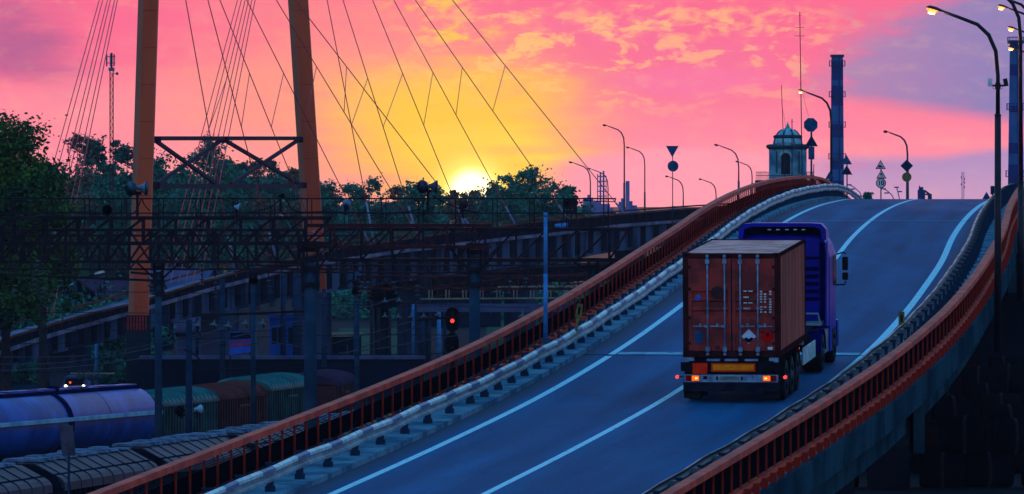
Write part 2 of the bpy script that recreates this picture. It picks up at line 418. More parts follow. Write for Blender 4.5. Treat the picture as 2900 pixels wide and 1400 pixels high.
for dj, w in ((197.6, .9), (284, .3)):
    strip('expansion_joint', 'joint_wh', -3.2, 3.6, .006, dj, dj+w, w)
    strip('expansion_joint', 'black', -4.1, 4.1, .005, dj-.22, dj-.04, .2)

# ------------------------------------------------------------------ bridge body
BR = thing('road_bridge', 'long concrete road bridge climbing to a crest between orange railings', 'bridge')
OUTL, OUTR = -5.85, 6.05
def seg(name, m, prof, a=R0, b=R1, st=2.5, parent=BR): 
    return recalc(MB().sweep(rsweep(prof, a, b, st)).build(name, m, parent))
seg('deck_slab', 'conc', [(OUTL, -.45), (OUTR, -.45), (OUTR, -.04), (OUTL, -.04)])
seg('sidewalk', 'walk', [(-5.7, -.04), (-4.15, -.04), (-4.15, .13), (-5.7, .13)])
seg('sidewalk', 'walk', [(4.56, -.04), (6.0, -.04), (6.0, .13), (4.56, .13)])
# precast fascia panels along the right side, with open joints
mb = MB(); D = 122.0
while D < 420:
    L = 3.1; a, b = D+.04, D+L-.04
    mb.sweep([[road(q, o, z) for o, z in ((OUTR+.004, -.56), (OUTR+.13, -.56), (OUTR+.13, .11), (OUTR+.004, .11))] for q in (a, (a+b)/2, b)])
    D += L
recalc(mb.build('fascia_panels', 'fascia', BR))
for o in (-3.9, 0, 3.9): seg('girder', 'conc_dark', [(o-.45, -1.75), (o+.45, -1.75), (o+.45, -.455), (o-.45, -.455)])
seg('outer_girder', 'fascia', [(5.2, -1.35), (5.75, -1.35), (5.75, -.455), (5.2, -.455)])
for D in (126, 189, 262, 330, 400):
    p = road(D, 0, -.46); r, f, u = frame(D); f = V((f.x, f.y, 0)).normalized(); pr = MB()
    def q(o, y, z): return p+r*o+f*y+V((0, 0, z))
    pr.prism([q(a, -.7, z) for a, z in [(-5.3, 0), (5.85, 0), (5.85, -1.25), (3.4, -1.95), (-3.0, -1.95), (-5.3, -1.25)]], f*1.4)
    recalc(pr.build('pier_cap', 'conc', BR))
    MB().rbox(-.15, .15, -.85, .85, -1.45, 0).build('cap_end_block', 'fascia', BR, M=Matrix.Translation(q(5.98, 0, 0)))
    MB().tube([q(-.8, 0, -1.9), V((q(-.8, 0, 0).x, q(-.8, 0, 0).y, -.2))], 1.0, 18).build('pier_column', 'conc_dark', BR, True)

# railings ------------------------------------------------------------
def railing(side, label):
    o = -5.5 if side < 0 else 5.90
    T = thing('bridge_railing', label, 'railing', road(150, o), 'orange railings along the bridge edges')
    base = T.location.copy()
    def sw(name, m, prof, a=R0, b=R1, st=2.0):
        secs = [[road(D, o+x, z)-base for x, z in prof] for D in Ds(a, b, st)]
        return recalc(MB().sweep(secs).build(name, m, T))
    zb = .13 if side < 0 else .26
    sw('handrail', 'orange', [(-.12, 1.03), (.12, 1.03), (.12, 1.17), (-.12, 1.17)])
    sw('bottom_rail', 'orange', [(-.09, zb), (.09, zb), (.09, zb+.09), (-.09, zb+.09)])
    # mesh infill behind the posts
    s = .055 if side > 0 else -.055
    sg = 1 if s > 0 else -1
    so_ = -.055
    x0, x1 = sorted((so_, so_+.012))
    sw('infill_panel', 'rail_mesh', [(x0, zb+(.2 if side < 0 else .10)), (x1, zb+(.2 if side < 0 else .10)), (x1, .76 if side < 0 else 1.0), (x0, .76 if side < 0 else 1.0)])
    w = MB()
    for z, t in ((.80, .015), (.86, .012), (.92, .012), (.98, .012), (zb+.13, .02), (zb+.17, .012)):
        w.sweep([[road(D, o+so_+x, z+y)-base for x, y in ((-.01, -t/2), (.01, -t/2), (.01, t/2), (-.01, t/2))] for D in Ds(R0, R1, 2.0)])
    recalc(w.build('mesh_wires', 'wire_gray', T))
    lo = zb+.09 if side < 0 else -.42
    pm = MB().box((0, 0, (1.03+zb)/2), (.044, .036, 1.03-zb))
    if side > 0: pm.prism([(.03, -.045, -.30), (.03, .045, -.30), (.03, .045, zb+.07), (.03, -.045, zb+.07)], (.20, 0, 0)); pm.box((.08, 0, -.05), (.22, .12, .46))
    else: pm.box((0, 0, zb+.12), (.13, .13, .07))
    proto = None; n = 0; rest = MB()
    D = 122.0
    while D < 560:
        p = road(D, o)-base; r, f, u = frame(D); f = V((f.x, f.y, 0)).normalized()
        M = Matrix((( r.x, f.x, 0, p.x), (r.y, f.y, 0, p.y), (0, 0, 1, p.z), (0, 0, 0, 1)))
        if n < 100:
            if proto is None: proto = recalc(pm.build('post', 'orange_dk', T)); proto.matrix_local = M
            else: inst(proto, 'post', T, M)
        else:
            b = len(rest.v); rest.v += [tuple(M @ V(v)) for v in pm.v]; rest.f += [tuple(i+b for i in f_) for f_ in pm.f]; rest.mi += [0]*len(pm.f)
        n += 1; D += 1.42
    ro = recalc(rest.build('far_posts', 'orange_dk', T)); ro['kind'] = 'stuff'
    return T
railing(-1, 'orange steel railing along the left edge of the bridge, inner face showing')
railing(1, 'orange steel railing along the right outer edge of the bridge above the drop')

def guard(side, label):
    s = side; bo = -4.30 if side < 0 else 4.72; po = -4.52 if side < 0 else 4.94
    T = thing('guardrail', label, 'guardrail', road(150, bo), 'steel guardrails along the kerbs')
    base = T.location.copy()
    k = -s      # road side
    wp = [(.0, .76), (.075*k, .72), (.075*k, .66), (.0, .61), (.0, .57), (.075*k, .52), (.075*k, .46), (.0, .42)]
    prof = wp + [(x-.012*k, z) for x, z in wp[::-1]]
    # wobble: the real beam is dented
    def wob(D): return .03*math.sin(D*.9)+.02*math.sin(D*.37+1)
    dd = []; mm = []; D = R0; i = 0
    while D < 430:
        L = (2.5, 1.35)[i % 2]
        dd.append(D); mm.append(i % 2); D += L; i += 1
    dd.append(D)
    # upper flange is painted white and blue in turn, the rest is galvanised
    up = [(.0, .765), (.08*k, .725), (.08*k, .655), (.066*k, .655), (.066*k, .72), (-.012*k, .752)]
    secs = [[road(q, bo+x, z+wob(q)*.5)-base for x, z in prof] for q in dd]
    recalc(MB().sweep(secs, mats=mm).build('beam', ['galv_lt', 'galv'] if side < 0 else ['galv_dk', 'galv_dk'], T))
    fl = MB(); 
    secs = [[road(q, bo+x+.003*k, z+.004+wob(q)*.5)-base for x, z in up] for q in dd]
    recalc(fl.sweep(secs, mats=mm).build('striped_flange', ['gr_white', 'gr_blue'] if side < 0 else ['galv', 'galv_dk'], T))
    pm = MB().rbox(-.075, .075, -.05, .05, .13, .72).rbox(-.10, .10, -.09, .09, .131, .25).box((.0, 0, .745), (.2, .16, .04))
    sb = MB().rbox(min(0, (bo-po)), max(0, bo-po), -.07, .07, .46, .70)
    pt = None; D = 123; n = 0
    while D < 425 and n < 100:
        p = road(D, po)-base; r, f, u = frame(D); f = V((f.x, f.y, 0)).normalized()
        M = Matrix(((r.x, f.x, 0, p.x), (r.y, f.y, 0, p.y), (0, 0, 1, p.z), (0, 0, 0, 1)))
        if pt is None: pt = pm.build('post', 'post_steel', T); pt.matrix_local = M; st = sb.build('spacer', 'galv', T); st.matrix_local = M
        else: inst(pt, 'post', T, M); inst(st, 'spacer', T, M)
        n += 1; D += 3.3 if D < 176 else 2.35
    return T
guard(-1, 'dented guardrail with white and blue stripes along the left kerb')
guard(1, 'grey guardrail along the right kerb inside the orange railing')

# ------------------------------------------------------------------ truck
def lane(D, off): return road(D, off)
TR0 = 181.2; OFF = 1.92
pa = road(TR0+1.0, OFF); pb = road(TR0+14.0, OFF+.02)
ty = (pb-pa).normalized(); tx = ty.cross(V((0, 0, 1))).normalized(); tz = tx.cross(ty).normalized()
org = pa-ty*1.0+V((0, 0, .012))
TM = Matrix(((tx.x, ty.x, tz.x, org.x), (tx.y, ty.y, tz.y, org.y), (tx.z, ty.z, tz.z, org.z), (0, 0, 0, 1)))
TM = TM @ Matrix.Scale(1.03, 4)
def tshift(y, z=0): return TM @ Matrix.Translation((0, y, z))

# container
CB = 1.14; CT = CB+2.59; CW = 1.22; CY0 = .12; CY1 = CY0+6.06
ct = thing('shipping_container', 'red-brown shipping container with hazard placards on its rear doors, riding on the semi-trailer', 'container', M=tshift(0))
b = MB()
for sx in (-1, 1):
    b.rbox(*sorted((sx*CW, sx*(CW-.13))), CY0, CY0+.13, CB, CT)
    b.rbox(*sorted((sx*CW, sx*(CW-.13))), CY1-.13, CY1, CB, CT)
    b.rbox(*sorted((sx*CW, sx*(CW-.06))), CY0+.13, CY1-.13, CT-.08, CT-.004)
    b.rbox(*sorted((sx*CW, sx*(CW-.06))), CY0+.13, CY1-.13, CB+.004, CB+.16)
b.rbox(-CW+.13, CW-.13, CY0+.004, CY0+.12, CT-.12, CT-.004); b.rbox(-CW+.13, CW-.13, CY0+.004, CY0+.12, CB+.004, CB+.15)
b.rbox(-CW+.13, CW-.13, CY1-.12, CY1-.004, CT-.12, CT-.004); b.rbox(-CW+.13, CW-.13, CY1-.12, CY1-.004, CB+.004, CB+.15)
b.rbox(-CW+.1, CW-.1, CY1-.10, CY1-.06, CB+.1, CT-.1)
b.build('frame', 'cont_dark', ct)
for sx in (-1, 1):
    for y in (CY0, CY1-.16):
        for z in (CB, CT-.11):
            cc = MB().rbox(*sorted((sx*(CW+.008), sx*(CW-.17))), y-.008, y+.168, z-.006, z+.116); co = cc.build('corner_casting', 'cont_dark', ct)
            MB().rbox(sx*(CW-.085)-.035, sx*(CW-.085)+.035, y-.012, y-.0085, z+.02, z+.095).build('opening', 'black', co)
for sx in (-1, 1):    # corrugated sides
    sec = []; y = CY0+.14; x0 = sx*(CW-.015); x1 = sx*(CW-.05)
    while y < CY1-.40:
        sec += [(x0, y), (x0, y+.07), (x1, y+.138), (x1, y+.208)]; y += .276
    sec.append((x0, CY1-.14))
    wv = MB(); wv.sweep([[V((x, y, z)) for x, y in sec] for z in (CB+.15, CT-.07)], closed=False)
    wv.build('side_wall', 'cont_side', ct)
sec = []; y = CY0+.12
while y < CY1-.34:
    sec += [(y, CT-.012), (y+.06, CT-.012), (y+.10, CT-.045), (y+.16, CT-.045), (y+.2, CT-.012)]; y += .2
rf = MB(); rf.sweep([[V((x, q, z)) for q, z in sec] for x in (-CW+.05, CW-.05)], closed=False)
rf.build('roof', 'cont_roof_lit', ct)
for sx in (-1, 1):    # doors facing the camera
    xa, xb = sorted((sx*.012, sx*(CW-.14))); yf = CY0+.02
    d = MB()
    zs = [(CB+.16, 0), (CB+.62+.25, 0)]
    prof = [(CB+.16, 0)]
    for zc in (CB+1.08, CB+1.32, CB+1.56): prof += [(zc-.11, 0), (zc-.07, .045), (zc+.05, .045), (zc+.09, 0)]
    prof.append((CT-.13, 0))
    xi0, xi1 = xa+.08, xb-.08
    d.sweep([[V((x, yf+dy, z)) for z, dy in prof] for x in (xi0, xi1)], closed=False)
    for x in (xa, xi1): d.rbox(x, x+.08, yf-.012, yf+.05, CB+.16, CT-.13)
    do = d.build('door', 'cont_red', ct)
    gk = MB().rbox(xb, xb+.02*1, yf-.014, yf, CB+.15, CT-.12) if sx > 0 else MB().rbox(xa-.02, xa, yf-.014, yf, CB+.15, CT-.12)
    gk.rbox(-.0115 if sx < 0 else .001, -.001 if sx < 0 else .0115, yf-.02, yf+.03, CB+.15, CT-.12)
    gk.build('door_gasket', 'black', do)
    for z in (CB+.35, CB+.98, CB+1.7, CT-.34):
        h = MB().rbox(*sorted((sx*(CW-.20), sx*(CW-.02))), yf-.035, yf-.013, z-.04, z+.04); h.build('hinge', 'cont_dark', do)
    for xr in (.22 if sx > 0 else -.17, .66 if sx > 0 else -.60):
        rb = MB().tube([(xr, yf-.05, CB+.10), (xr, yf-.05, CT-.03)], .019, 8); ro = rb.build('lock_rod', 'steel_lt', do, True)
        for z in (CB+.2, CB+1.22, CT-.2): MB().box((xr, yf-.055, z), (.10 if abs(z-CB-1.22) > .2 else .08, .05, .11 if abs(z-CB-1.22) > .2 else .03)).build('bracket', 'steel_lt', ro)
        for z in (CB+.08, CT-.07): MB().box((xr, yf-.06, z), (.07, .06, .06)).build('keeper', 'steel_lt', ro)
        hd = -.36 if sx < 0 else .36
        k = MB().bar((xr, yf-.075, CB+.775), (xr+hd, yf-.075, CB+.775), .02, .028); k.box((xr+hd*.5, yf-.085, CB+.80), (.05, .03, .09)); k.box((xr+hd*.12, yf-.075, CB+.775), (.07, .03, .06))
        k.build('handle', 'steel_lt', ro)
yf = CY0-.07+.06
def dia(cx, cz, r, y, t=.004): return MB().prism([(cx-r, y, cz), (cx, y, cz-r), (cx+r, y, cz), (cx, y, cz+r)], (0, -t, 0))
p1 = dia(.43, CB+.52, .185, yf).build('hazard_placard', 'placard_w', ct); tag(p1, 'white and black diamond hazard placard')
MB().prism([(.43-.13, yf-.0045, CB+.46), (.43-.03, yf-.0045, CB+.37), (.43+.02, yf-.0045, CB+.36), (.43+.13, yf-.0045, CB+.47), (.43+.06, yf-.0045, CB+.50), (.43, yf-.0045, CB+.46), (.43-.06, yf-.0045, CB+.50)], (0, -.003, 0)).build('black_symbol', 'placard_b', p1)
p2 = dia(.90, CB+.52, .185, yf).build('hazard_placard', 'placard_r', ct); tag(p2, 'red diamond hazard placard')
MB().prism([(.87, yf-.0045, CB+.53), (.93, yf-.0045, CB+.53), (.94, yf-.0045, CB+.59), (.915, yf-.0045, CB+.65), (.90, yf-.0045, CB+.60), (.87, yf-.0045, CB+.64), (.865, yf-.0045, CB+.58)], (0, -.003, 0)).build('black_symbol', 'placard_b', p2)
MB().rbox(.74, 1.08, yf-.003, yf, CB+.60, CB+.66).build('sticker', 'grime', ct)
MB().rbox(.90, 1.02, yf-.003, yf, CB+.19, CB+.26).build('sticker', 'placard_w', ct)
MB().rbox(-.93, -.72, yf-.003, yf, CB+.36, CB+.66).build('data_plate', 'sign_back', ct)
MB().rbox(-.42, -.30, yf-.003, yf, CB+.19, CB+.29).build('sticker', 'grime', ct)
MB().tube([(-.84, yf+.008, CB+1.48), (-.84, yf-.012, CB+1.48)], .075, 18).build('round_sticker', 'patch_blue', ct)
r_ = random.Random(3); mk = MB()           # blurred white code and data lines on the right door
for i, (xa, zz) in enumerate(((.30, 1.63), (.42, 1.63), (.30, 1.48), (.30, 1.34), (.42, 1.34), (.30, 1.20), (.38, 1.20))):
    mk.rbox(xa, xa+.09+.02*(i % 3), yf-.003, yf-.001, CB+zz, CB+zz+.035)
for cx_ in (.74, .84, .97):
    for j in range(9):
        zz = 1.64-.064*j
        if r_.random() < .8: mk.rbox(cx_-.028, cx_+.025+.01*r_.random(), yf-.003, yf-.001, CB+zz-.02, CB+zz+.018)
mk.build('white_lettering', 'gr_white', ct)
MB().tube([(-.36, yf+.004, CB+1.62), (-.36, yf-.002, CB+1.62)], .15, 20).build('faded_emblem', 'grime', ct)

# trailer
tl = thing('semi_trailer', 'three-axle semi-trailer under the red container, tail lights lit', 'trailer', M=tshift(0))
fr = MB()
for x in (-.48, .48): fr.rbox(x-.06, x+.06, .05, 11.9, .78, 1.08)
for y in (.25, 1.6, 3.2, 4.8, 6.1, 8.0, 10.0): fr.rbox(-1.15, 1.15, y-.08, y+.08, .96, 1.125)
fr.build('frame', 'chass', tl)
for y, w in ((.14, .11), (6.05, .11)):
    for x in (-1.05, 1.05): MB().rbox(x-w, x+w, y-.1, y+.1, 1.02, 1.13).build('twist_lock', 'steel_lt', tl)
MB().rbox(-1.06, 1.06, -.02, .06, .72, 1.05).rbox(-1.26, -.98, -.05, .05, .80, 1.02).rbox(.98, 1.26, -.05, .05, .80, 1.02).build('rear_panel', 'black', tl)
for x in (-.45, 0, .5): MB().rbox(x-.16, x+.16, -.04, .3, 1.055, 1.10).build('cross_member', 'steel_lt', tl)
MB().rbox(-.97, -.60, -.032, -.021, .735, 1.0).build('reflector_panel', 'refl_red', tl)
rp = MB().rbox(-.50, .60, -.032, -.021, .79, 1.0).build('reflector_board', 'refl_red', tl)
MB().rbox(-.46, .56, -.037, -.033, .83, .965).build('orange_field', 'refl_or', rp)
MB().rbox(-.02, .04, -.040, -.0375, .89, .90).build('mark', 'cont_dark', rp)
lb = MB().rbox(-1.17, 1.17, -.06, .02, .545, .715).build('light_bar', 'steel_lt', tl)
sp_ = MB(); r_ = random.Random(5)
for i in range(26):
    x = r_.uniform(-.55, .6); z = r_.uniform(.56, .70); s_ = r_.uniform(.004, .013)
    if -.3 < x < .2: continue
    sp_.box((x, -.0615, z), (s_*2, .002, s_*2))
sp_.build('dirt_specks', 'black', lb)
MB().rbox(-1.2, 1.2, -.07, .03, .30, .53).build('underrun_bumper', 'chass', tl)
MB().rbox(-1.17, 1.17, -.085, -.0605, .532, .548).build('bumper_trim', 'steel_lt', tl)
for sx in (-1, 1):
    la = MB().rbox(*sorted((sx*1.13, sx*.79)), -.085, -.061, .56, .70).build('tail_light', 'red_off', tl)
    MB().rbox(*sorted((sx*.98, sx*.80)), -.093, -.086, .567, .693).build('lit_lens', 'amber', la)
    MB().rbox(*sorted((sx*.90, sx*.84)), -.098, -.0935, .61, .65).build('hot_spot', 'hot', la)
    st = MB().bar((sx*1.2, -.02, .66), (sx*1.33, -.05, .66), .03); so2 = st.build('marker_stalk', 'rubber', tl)
    MB().tube([(sx*1.35, -.10, .66), (sx*1.35, -.02, .66)], .042, 12).build('marker_light', 'red_on', so2, True)
    MB().rbox(*sorted((sx*1.2, sx*.78)), .06, .09, .12, .60).build('mud_flap', 'rubber', tl)
npb = MB().rbox(-.32, .24, -.075, -.061, .56, .70).build('plate_frame', 'plate', tl)
MB().rbox(-.29, .21, -.08, -.0755, .58, .68).build('number_plate', 'galv', npb)
for x in (-.35, .27): MB().box((x, -.08, .63), (.04, .03, .08)).build('plate_lamp', 'black', npb)
MB().rbox(-.70, -.60, -.066, -.061, .60, .68).build('socket', 'black', tl)
def wheel(parent, cx, cy, r=.51, w=.30, out=1):
    o = MB(); prof = [(r*.55, -w/2), (r*.93, -w/2), (r, -w/2+.05), (r, w/2-.05), (r*.93, w/2), (r*.55, w/2)]
    n = 28
    secs = []
    for k in range(n+1):
        t = 2*PI*k/n; secs.append([V((cx+a, cy+math.cos(t)*rr, r+math.sin(t)*rr)) for rr, a in prof])
    o.sweep(secs, closed=False); ty_ = o.build('wheel', 'rubber', parent, True)
    h = MB(); x = cx+out*(w/2-.04)
    h.tube([(x-out*.1, cy, r), (x, cy, r)], r*.56, 24); h.tube([(x, cy, r), (x+out*.07, cy, r)], [r*.28, r*.2], 12)
    h.build('hub', 'pole_gray', ty_)
for y in (1.25, 2.56, 3.87):
    MB().tube([(-1, y, .51), (1, y, .51)], .07, 8).build('axle', 'chass', tl)
    for sx in (-1, 1): wheel(tl, sx*1.06, y, .51, .36, sx)
    for sx in (-1, 1):
        a = MB(); secs = []
        for k in range(9):
            t = PI*(.06+.88*k/8); secs.append([V((sx*1.06+dx_, y-math.cos(t)*.60, .51+math.sin(t)*.60)) for dx_ in (-.2, .2)])
        a.sweep(secs, closed=False).build('mudguard', 'black', tl)
mp_ = MB().rbox(1.17, 1.2, 5.7, 8.7, .52, .95); mp_.build('side_guard', 'gr_white', tl)
MB().rbox(-1.2, -1.17, 5.7, 8.7, .52, .95).build('side_guard', 'gr_white', tl)
MB().rbox(.6, 1.1, 4.9, 5.6, .5, 1.0).build('tool_box', 'black', tl)
for x in (.9, -.9): MB().rbox(x-.08, x+.08, 9.0, 9.2, .35, .98).build('landing_leg', 'chass', tl)
MB().rbox(-.9, .9, 9.6, 12.0, .98, 1.12).build('gooseneck', 'chass', tl)

# tractor
tk = thing('truck', 'dark blue truck tractor with roof spoiler, pulling the container trailer uphill', 'truck', M=tshift(0))
y0, y1 = 12.0, 14.25
sec = lambda y, wi, top: [V((-wi, y, .95)), V((wi, y, .95)), V((wi, y, 2.9)), V((wi-.05, y, top-.28)), V((wi-.20, y, top-.04)), V((wi-.5, y, top)), V((-wi+.5, y, top)), V((-wi+.2, y, top-.04)), V((-wi+.05, y, top-.28)), V((-wi, y, 2.9))]
cbm = MB().sweep([sec(y0, 1.17, 3.42), sec(y0+.12, 1.23, 3.48), sec(y0+1.2, 1.24, 3.50), sec(y0+1.8, 1.22, 3.36), sec(y1, 1.12, 2.5)])
cab = recalc(cbm.build('cab', 'cab', tk))
rw = MB()                                        # ribs pressed in the rear wall
for z in (1.75, 1.95, 2.15, 2.35, 2.55): rw.rbox(.30, .95, y0-.025, y0-.002, z, z+.10); rw.rbox(-.95, -.30, y0-.025, y0-.002, z, z+.10)
rw.rbox(-1.12, -.98, y0-.04, y0-.002, 1.2, 3.3); rw.rbox(.98, 1.12, y0-.04, y0-.002, 1.2, 3.3); rw.rbox(-.98, .98, y0-.03, y0-.002, 2.86, 2.92)
rw.build('rear_ribs', 'cab_dk', cab)
MB().rbox(1.235, 1.25, 12.9, 13.7, 2.1, 2.9).build('side_window', 'glass', cab)
MB().rbox(-1.25, -1.235, 12.9, 13.7, 2.1, 2.9).build('side_window', 'glass', cab)
MB().rbox(-1.0, 1.0, 14.0, 14.3, 2.1, 2.7).build('windscreen', 'glass', cab)
spo = MB()                                       # roof spoiler: arch with overhanging top
sp_sec = lambda y, wi, zb_, zt: [V((-wi, y, zb_)), V((-wi+.10, y, zb_)), V((-wi+.16, y, zt-.16)), V((-wi+.35, y, zt-.10)), V((wi-.35, y, zt-.10)), V((wi-.16, y, zt-.16)), V((wi-.10, y, zb_)), V((wi, y, zb_)),
                                V((wi-.01, y, zt-.16)), V((wi-.14, y, zt-.02)), V((wi-.4, y, zt)), V((-wi+.4, y, zt)), V((-wi+.14, y, zt-.02)), V((-wi+.01, y, zt-.16))]
spo.sweep([sp_sec(y0-.14, 1.17, 3.36, 3.82), sp_sec(y0+.5, 1.15, 3.40, 3.80), sp_sec(y0+1.3, 1.1, 3.44, 3.62)])
spoi = recalc(spo.build('roof_spoiler', 'cab', tk))
MB().rbox(-1.02, 1.02, y0+.62, y0+.66, 3.44, 3.68).build('spoiler_inside', 'cab_dk', spoi)
for x in (-.35, -.12, .12, .34, .56): MB().rbox(x-.045, x+.045, y0-.1, y0-.06, 3.63, 3.655).build('roof_light', 'placard_w', spoi)
for sx in (-1, 1):
    fa = MB().prism([(sx*1.17, y0-.55, 1.15), (sx*1.17, y0, 1.05), (sx*1.17, y0, 3.35), (sx*1.17, y0-.22, 3.30)], (sx*.04, 0, 0))
    if sx > 0: recalc(fa.build('side_fairing', 'cab', tk))
    ar = MB().tube([(sx*1.2, 13.9, 2.86), (sx*1.42, 14.0, 2.92), (sx*1.47, 14.0, 2.86)], .02, 8).tube([(sx*1.2, 13.9, 2.05), (sx*1.44, 14.0, 2.05), (sx*1.47, 14.0, 2.15)], .02, 8)
    mi = ar.build('mirror', 'black', tk)
    mm_ = MB(); 
    for za, zb_ in ((2.44, 2.80), (2.18, 2.38)):
        mm_.prism([(sx*1.46-.075, 13.9, za+.03), (sx*1.46-.06, 13.9, za), (sx*1.46+.06, 13.9, za), (sx*1.46+.075, 13.9, za+.03), (sx*1.46+.075, 13.9, zb_-.03), (sx*1.46+.06, 13.9, zb_), (sx*1.46-.06, 13.9, zb_), (sx*1.46-.075, 13.9, zb_-.03)], (0, .12, 0))
    recalc(mm_.build('mirror_housing', 'rubber', mi))
MB().rbox(-.4, -.28, 9.2, 14, .62, .92).rbox(.28, .4, 9.2, 14, .62, .92).rbox(-.4, .4, 9.15, 9.25, .6, .95).build('chassis_frame', 'chass', tk)
MB().tube([(0, 10.2, .98), (0, 10.2, 1.1)], .5, 20).build('fifth_wheel', 'chass', tk)
for sx in (-1, 1):
    wheel(tk, sx*.98, 10.2, .52, .5, sx); wheel(tk, sx*1.07, 13.3, .52, .32, sx)
    a = MB(); secs = []
    for k in range(11):
        t = PI*(.02+.96*k/10); secs.append([V((sx*1.0+dx_, 10.2-math.cos(t)*.64, .52+math.sin(t)*.62)) for dx_ in (-.28, .26)])
    a.sweep(secs, closed=False).build('mudguard', 'cab_dk', tk)
    MB().rbox(*sorted((sx*1.2, sx*.65)), 11.0, 12.3, .42, 1.02).build('fuel_tank', 'galv', tk)
    for ya, yb_ in ((12.0, 12.6), (13.95, 14.3)): MB().rbox(*sorted((sx*1.24, sx*1.12)), ya, yb_, .40, 1.1).build('cab_skirt', 'cab', tk)
    tb = MB().rbox(*sorted((sx*.42, sx*1.02)), 9.05, 9.12, .62, .82).build('rear_light', 'black', tk)
    MB().rbox(*sorted((sx*.52, sx*.74)), 9.03, 9.049, .63, .82).build('amber_lens', 'amber', tb)
    MB().rbox(*sorted((sx*.86, sx*1.0)), 9.03, 9.049, .63, .79).build('red_lens', 'red_on', tb)
MB().rbox(-1.0, 1.1, 11.1, 11.9, 1.15, 1.22).build('catwalk', 'galv', tk)
MB().tube([(.3, 11.3, 1.45), (1.0, 11.3, 1.45), (1.05, 11.3, 1.2)], .03, 8).build('hand_bar', 'galv', tk)
MB().rbox(-1.1, 1.1, 14.2, 14.4, .4, 1.0).build('front_bumper', 'cab', tk)

# ================================================================== surroundings
def ground_sheet(name, m, pts, z, kind='structure'):
    b = MB(); b.poly([(x, y, z) for x, y in pts]); return tag(b.build(name, m), kind=kind)
ground_sheet('ground', 'ground', [(-9000, 30), (9000, 30), (9000, 16000), (-9000, 16000)], 0)
def G(px, py): D = H*F/(py-HY); p = at(px, py, D); return (p.x, p.y)
ground_sheet('grass_patch', 'grass', [G(940, 1110), G(1190, 1110), G(1170, 930), G(960, 930)], .03)
ground_sheet('grass_patch', 'grass', [G(1370, 990), G(1560, 990), G(1560, 850), G(1390, 850)], .03)
ground_sheet('side_street', 'conc_dark', [G(-150, 1150), G(420, 1150), G(380, 1060), G(-150, 1060)], .02)

# ---------------- lamps
CURVE = [(0, .95), (-.03, .6), (-.13, .37), (-.29, .22), (-.55, .12), (-.77, .04)]
def lamp(px, yb, xh, yh, D, label, lit=False, thick=None, m='pole_gray', group='street lamps', rr=.055, ybase=None, extra=None):
    s = sc(D); R = (px-xh)/s; base = at(px, yb, D)
    T = thing('street_lamp', label, 'street lamp', base, group)
    hz = (yb-yh)/s
    P_ = lambda a, b: V((a*R, 0, hz-b*R))
    pts = [P_(a, b) for a, b in CURVE]
    th = thick if thick is not None else .45
    zt = hz*th
    low = MB().tube([(0, 0, 0), (0, 0, zt)], [rr*1.75, rr*1.5], 12).tube([(0, 0, zt), (0, 0, zt+.06)], [rr*1.8, rr*1.2], 12)
    low.build('pole_base', m, T, True)
    MB().tube([(0, 0, zt)]+pts, [rr*1.1]+[rr]*3+[rr*.9, rr*.8, rr*.7], 10).build('pole', m, T, True)
    e0 = P_(-.75, .045); d = (P_(-1, -.02)-P_(-.75, .045)).normalized(); n_ = V((-d.z, 0, d.x)); n_ = n_ if n_.z > 0 else -n_
    L = min(.78, R*.28); k = L
    sec = []
    for t, w, ht, hb in ((0, .04, .03, .03), (.25, .09, .06, .04), (.5, .14, .09, .035), (.85, .15, .09, .03), (1.0, .08, .03, .02)):
        c0 = e0+d*(t*k)
        sec.append([c0+V((0, -w, 0))-n_*hb*.4, c0+V((0, w, 0))-n_*hb*.4, c0+V((0, w*.8, 0))+n_*ht*.7, c0+V((0, 0, 0))+n_*ht, c0+V((0, -w*.8, 0))+n_*ht*.7])
    hd = recalc(MB().sweep(sec).build('lamp_head', 'lamp_head', T))
    b = MB(); sec = []
    for t, w, dn in ((.38, .07, .03), (.48, .13, .10), (.85, .14, .12), (.98, .07, .03)):
        c0 = e0+d*(t*k)-n_*.012
        sec.append([c0+V((0, -w, 0)), c0+V((0, -w*.5, 0))-n_*dn, c0+V((0, w*.5, 0))-n_*dn, c0+V((0, w, 0))])
    recalc(b.sweep(sec).build('lamp_glass', 'lamp_on' if lit else 'glass', hd))
    if lit:
        MB().tube([e0+d*(.52*k)-n_*.10, e0+d*(.85*k)-n_*.12], .055, 8).build('bright_core', 'core_on', hd)
        l = bpy.data.lights.new('lamp_light', 'POINT'); l.energy = 26; l.color = (1, .55, .25); l.shadow_soft_size = .12
        lo = bpy.data.objects.new('lamp_light', l); COL.objects.link(lo); lo.parent = hd; lo.location = e0+d*(.65*k)-n_*.25
    if extra: extra(T, s, hz)
    return T
def cams(T, s, hz):
    z = hz-(225-8)/s
    br = MB().tube([(-.22, 0, z+.02), (0, 0, z-.02), (.22, 0, z+.02)], .03, 8).tube([(0, 0, z-.1), (0, 0, z+.08)], .09, 10)
    bo = br.build('camera_bracket', 'pole_blk', T)
    for sx, mm in ((-1, 'sign_white'), (1, 'pole_blk')):
        cb_ = MB().box((sx*.24, 0, z+.1), (.12, .3, .24), Matrix.Rotation(math.radians(-12*sx if sx > 0 else 0), 3, 'Y'))
        cb_.build('camera', mm, T)
    for sx in (-1, 1): MB().tube([(sx*.17, 0, z), (sx*.13, 0, z-.1), (sx*.04, 0, z-.1)], .007, 5).build('cable', 'pole_blk', T)
def blamp(D, off, label, hgt=9.2, **k):
    p = road(D, off); s = sc(D); px = CX+p.x*s; py = HY+(H-p.z)*s
    return lamp(px, py+1.35*s, px-2.15*s, py-hgt*s, D, label, lit=True, m='pole_blk', group='lit lamps along the right side of the bridge', rr=.065, **k)
blamp(217, 6.55, 'lit tall lamp post with two small cameras on the right of the bridge', thick=.69, extra=cams)
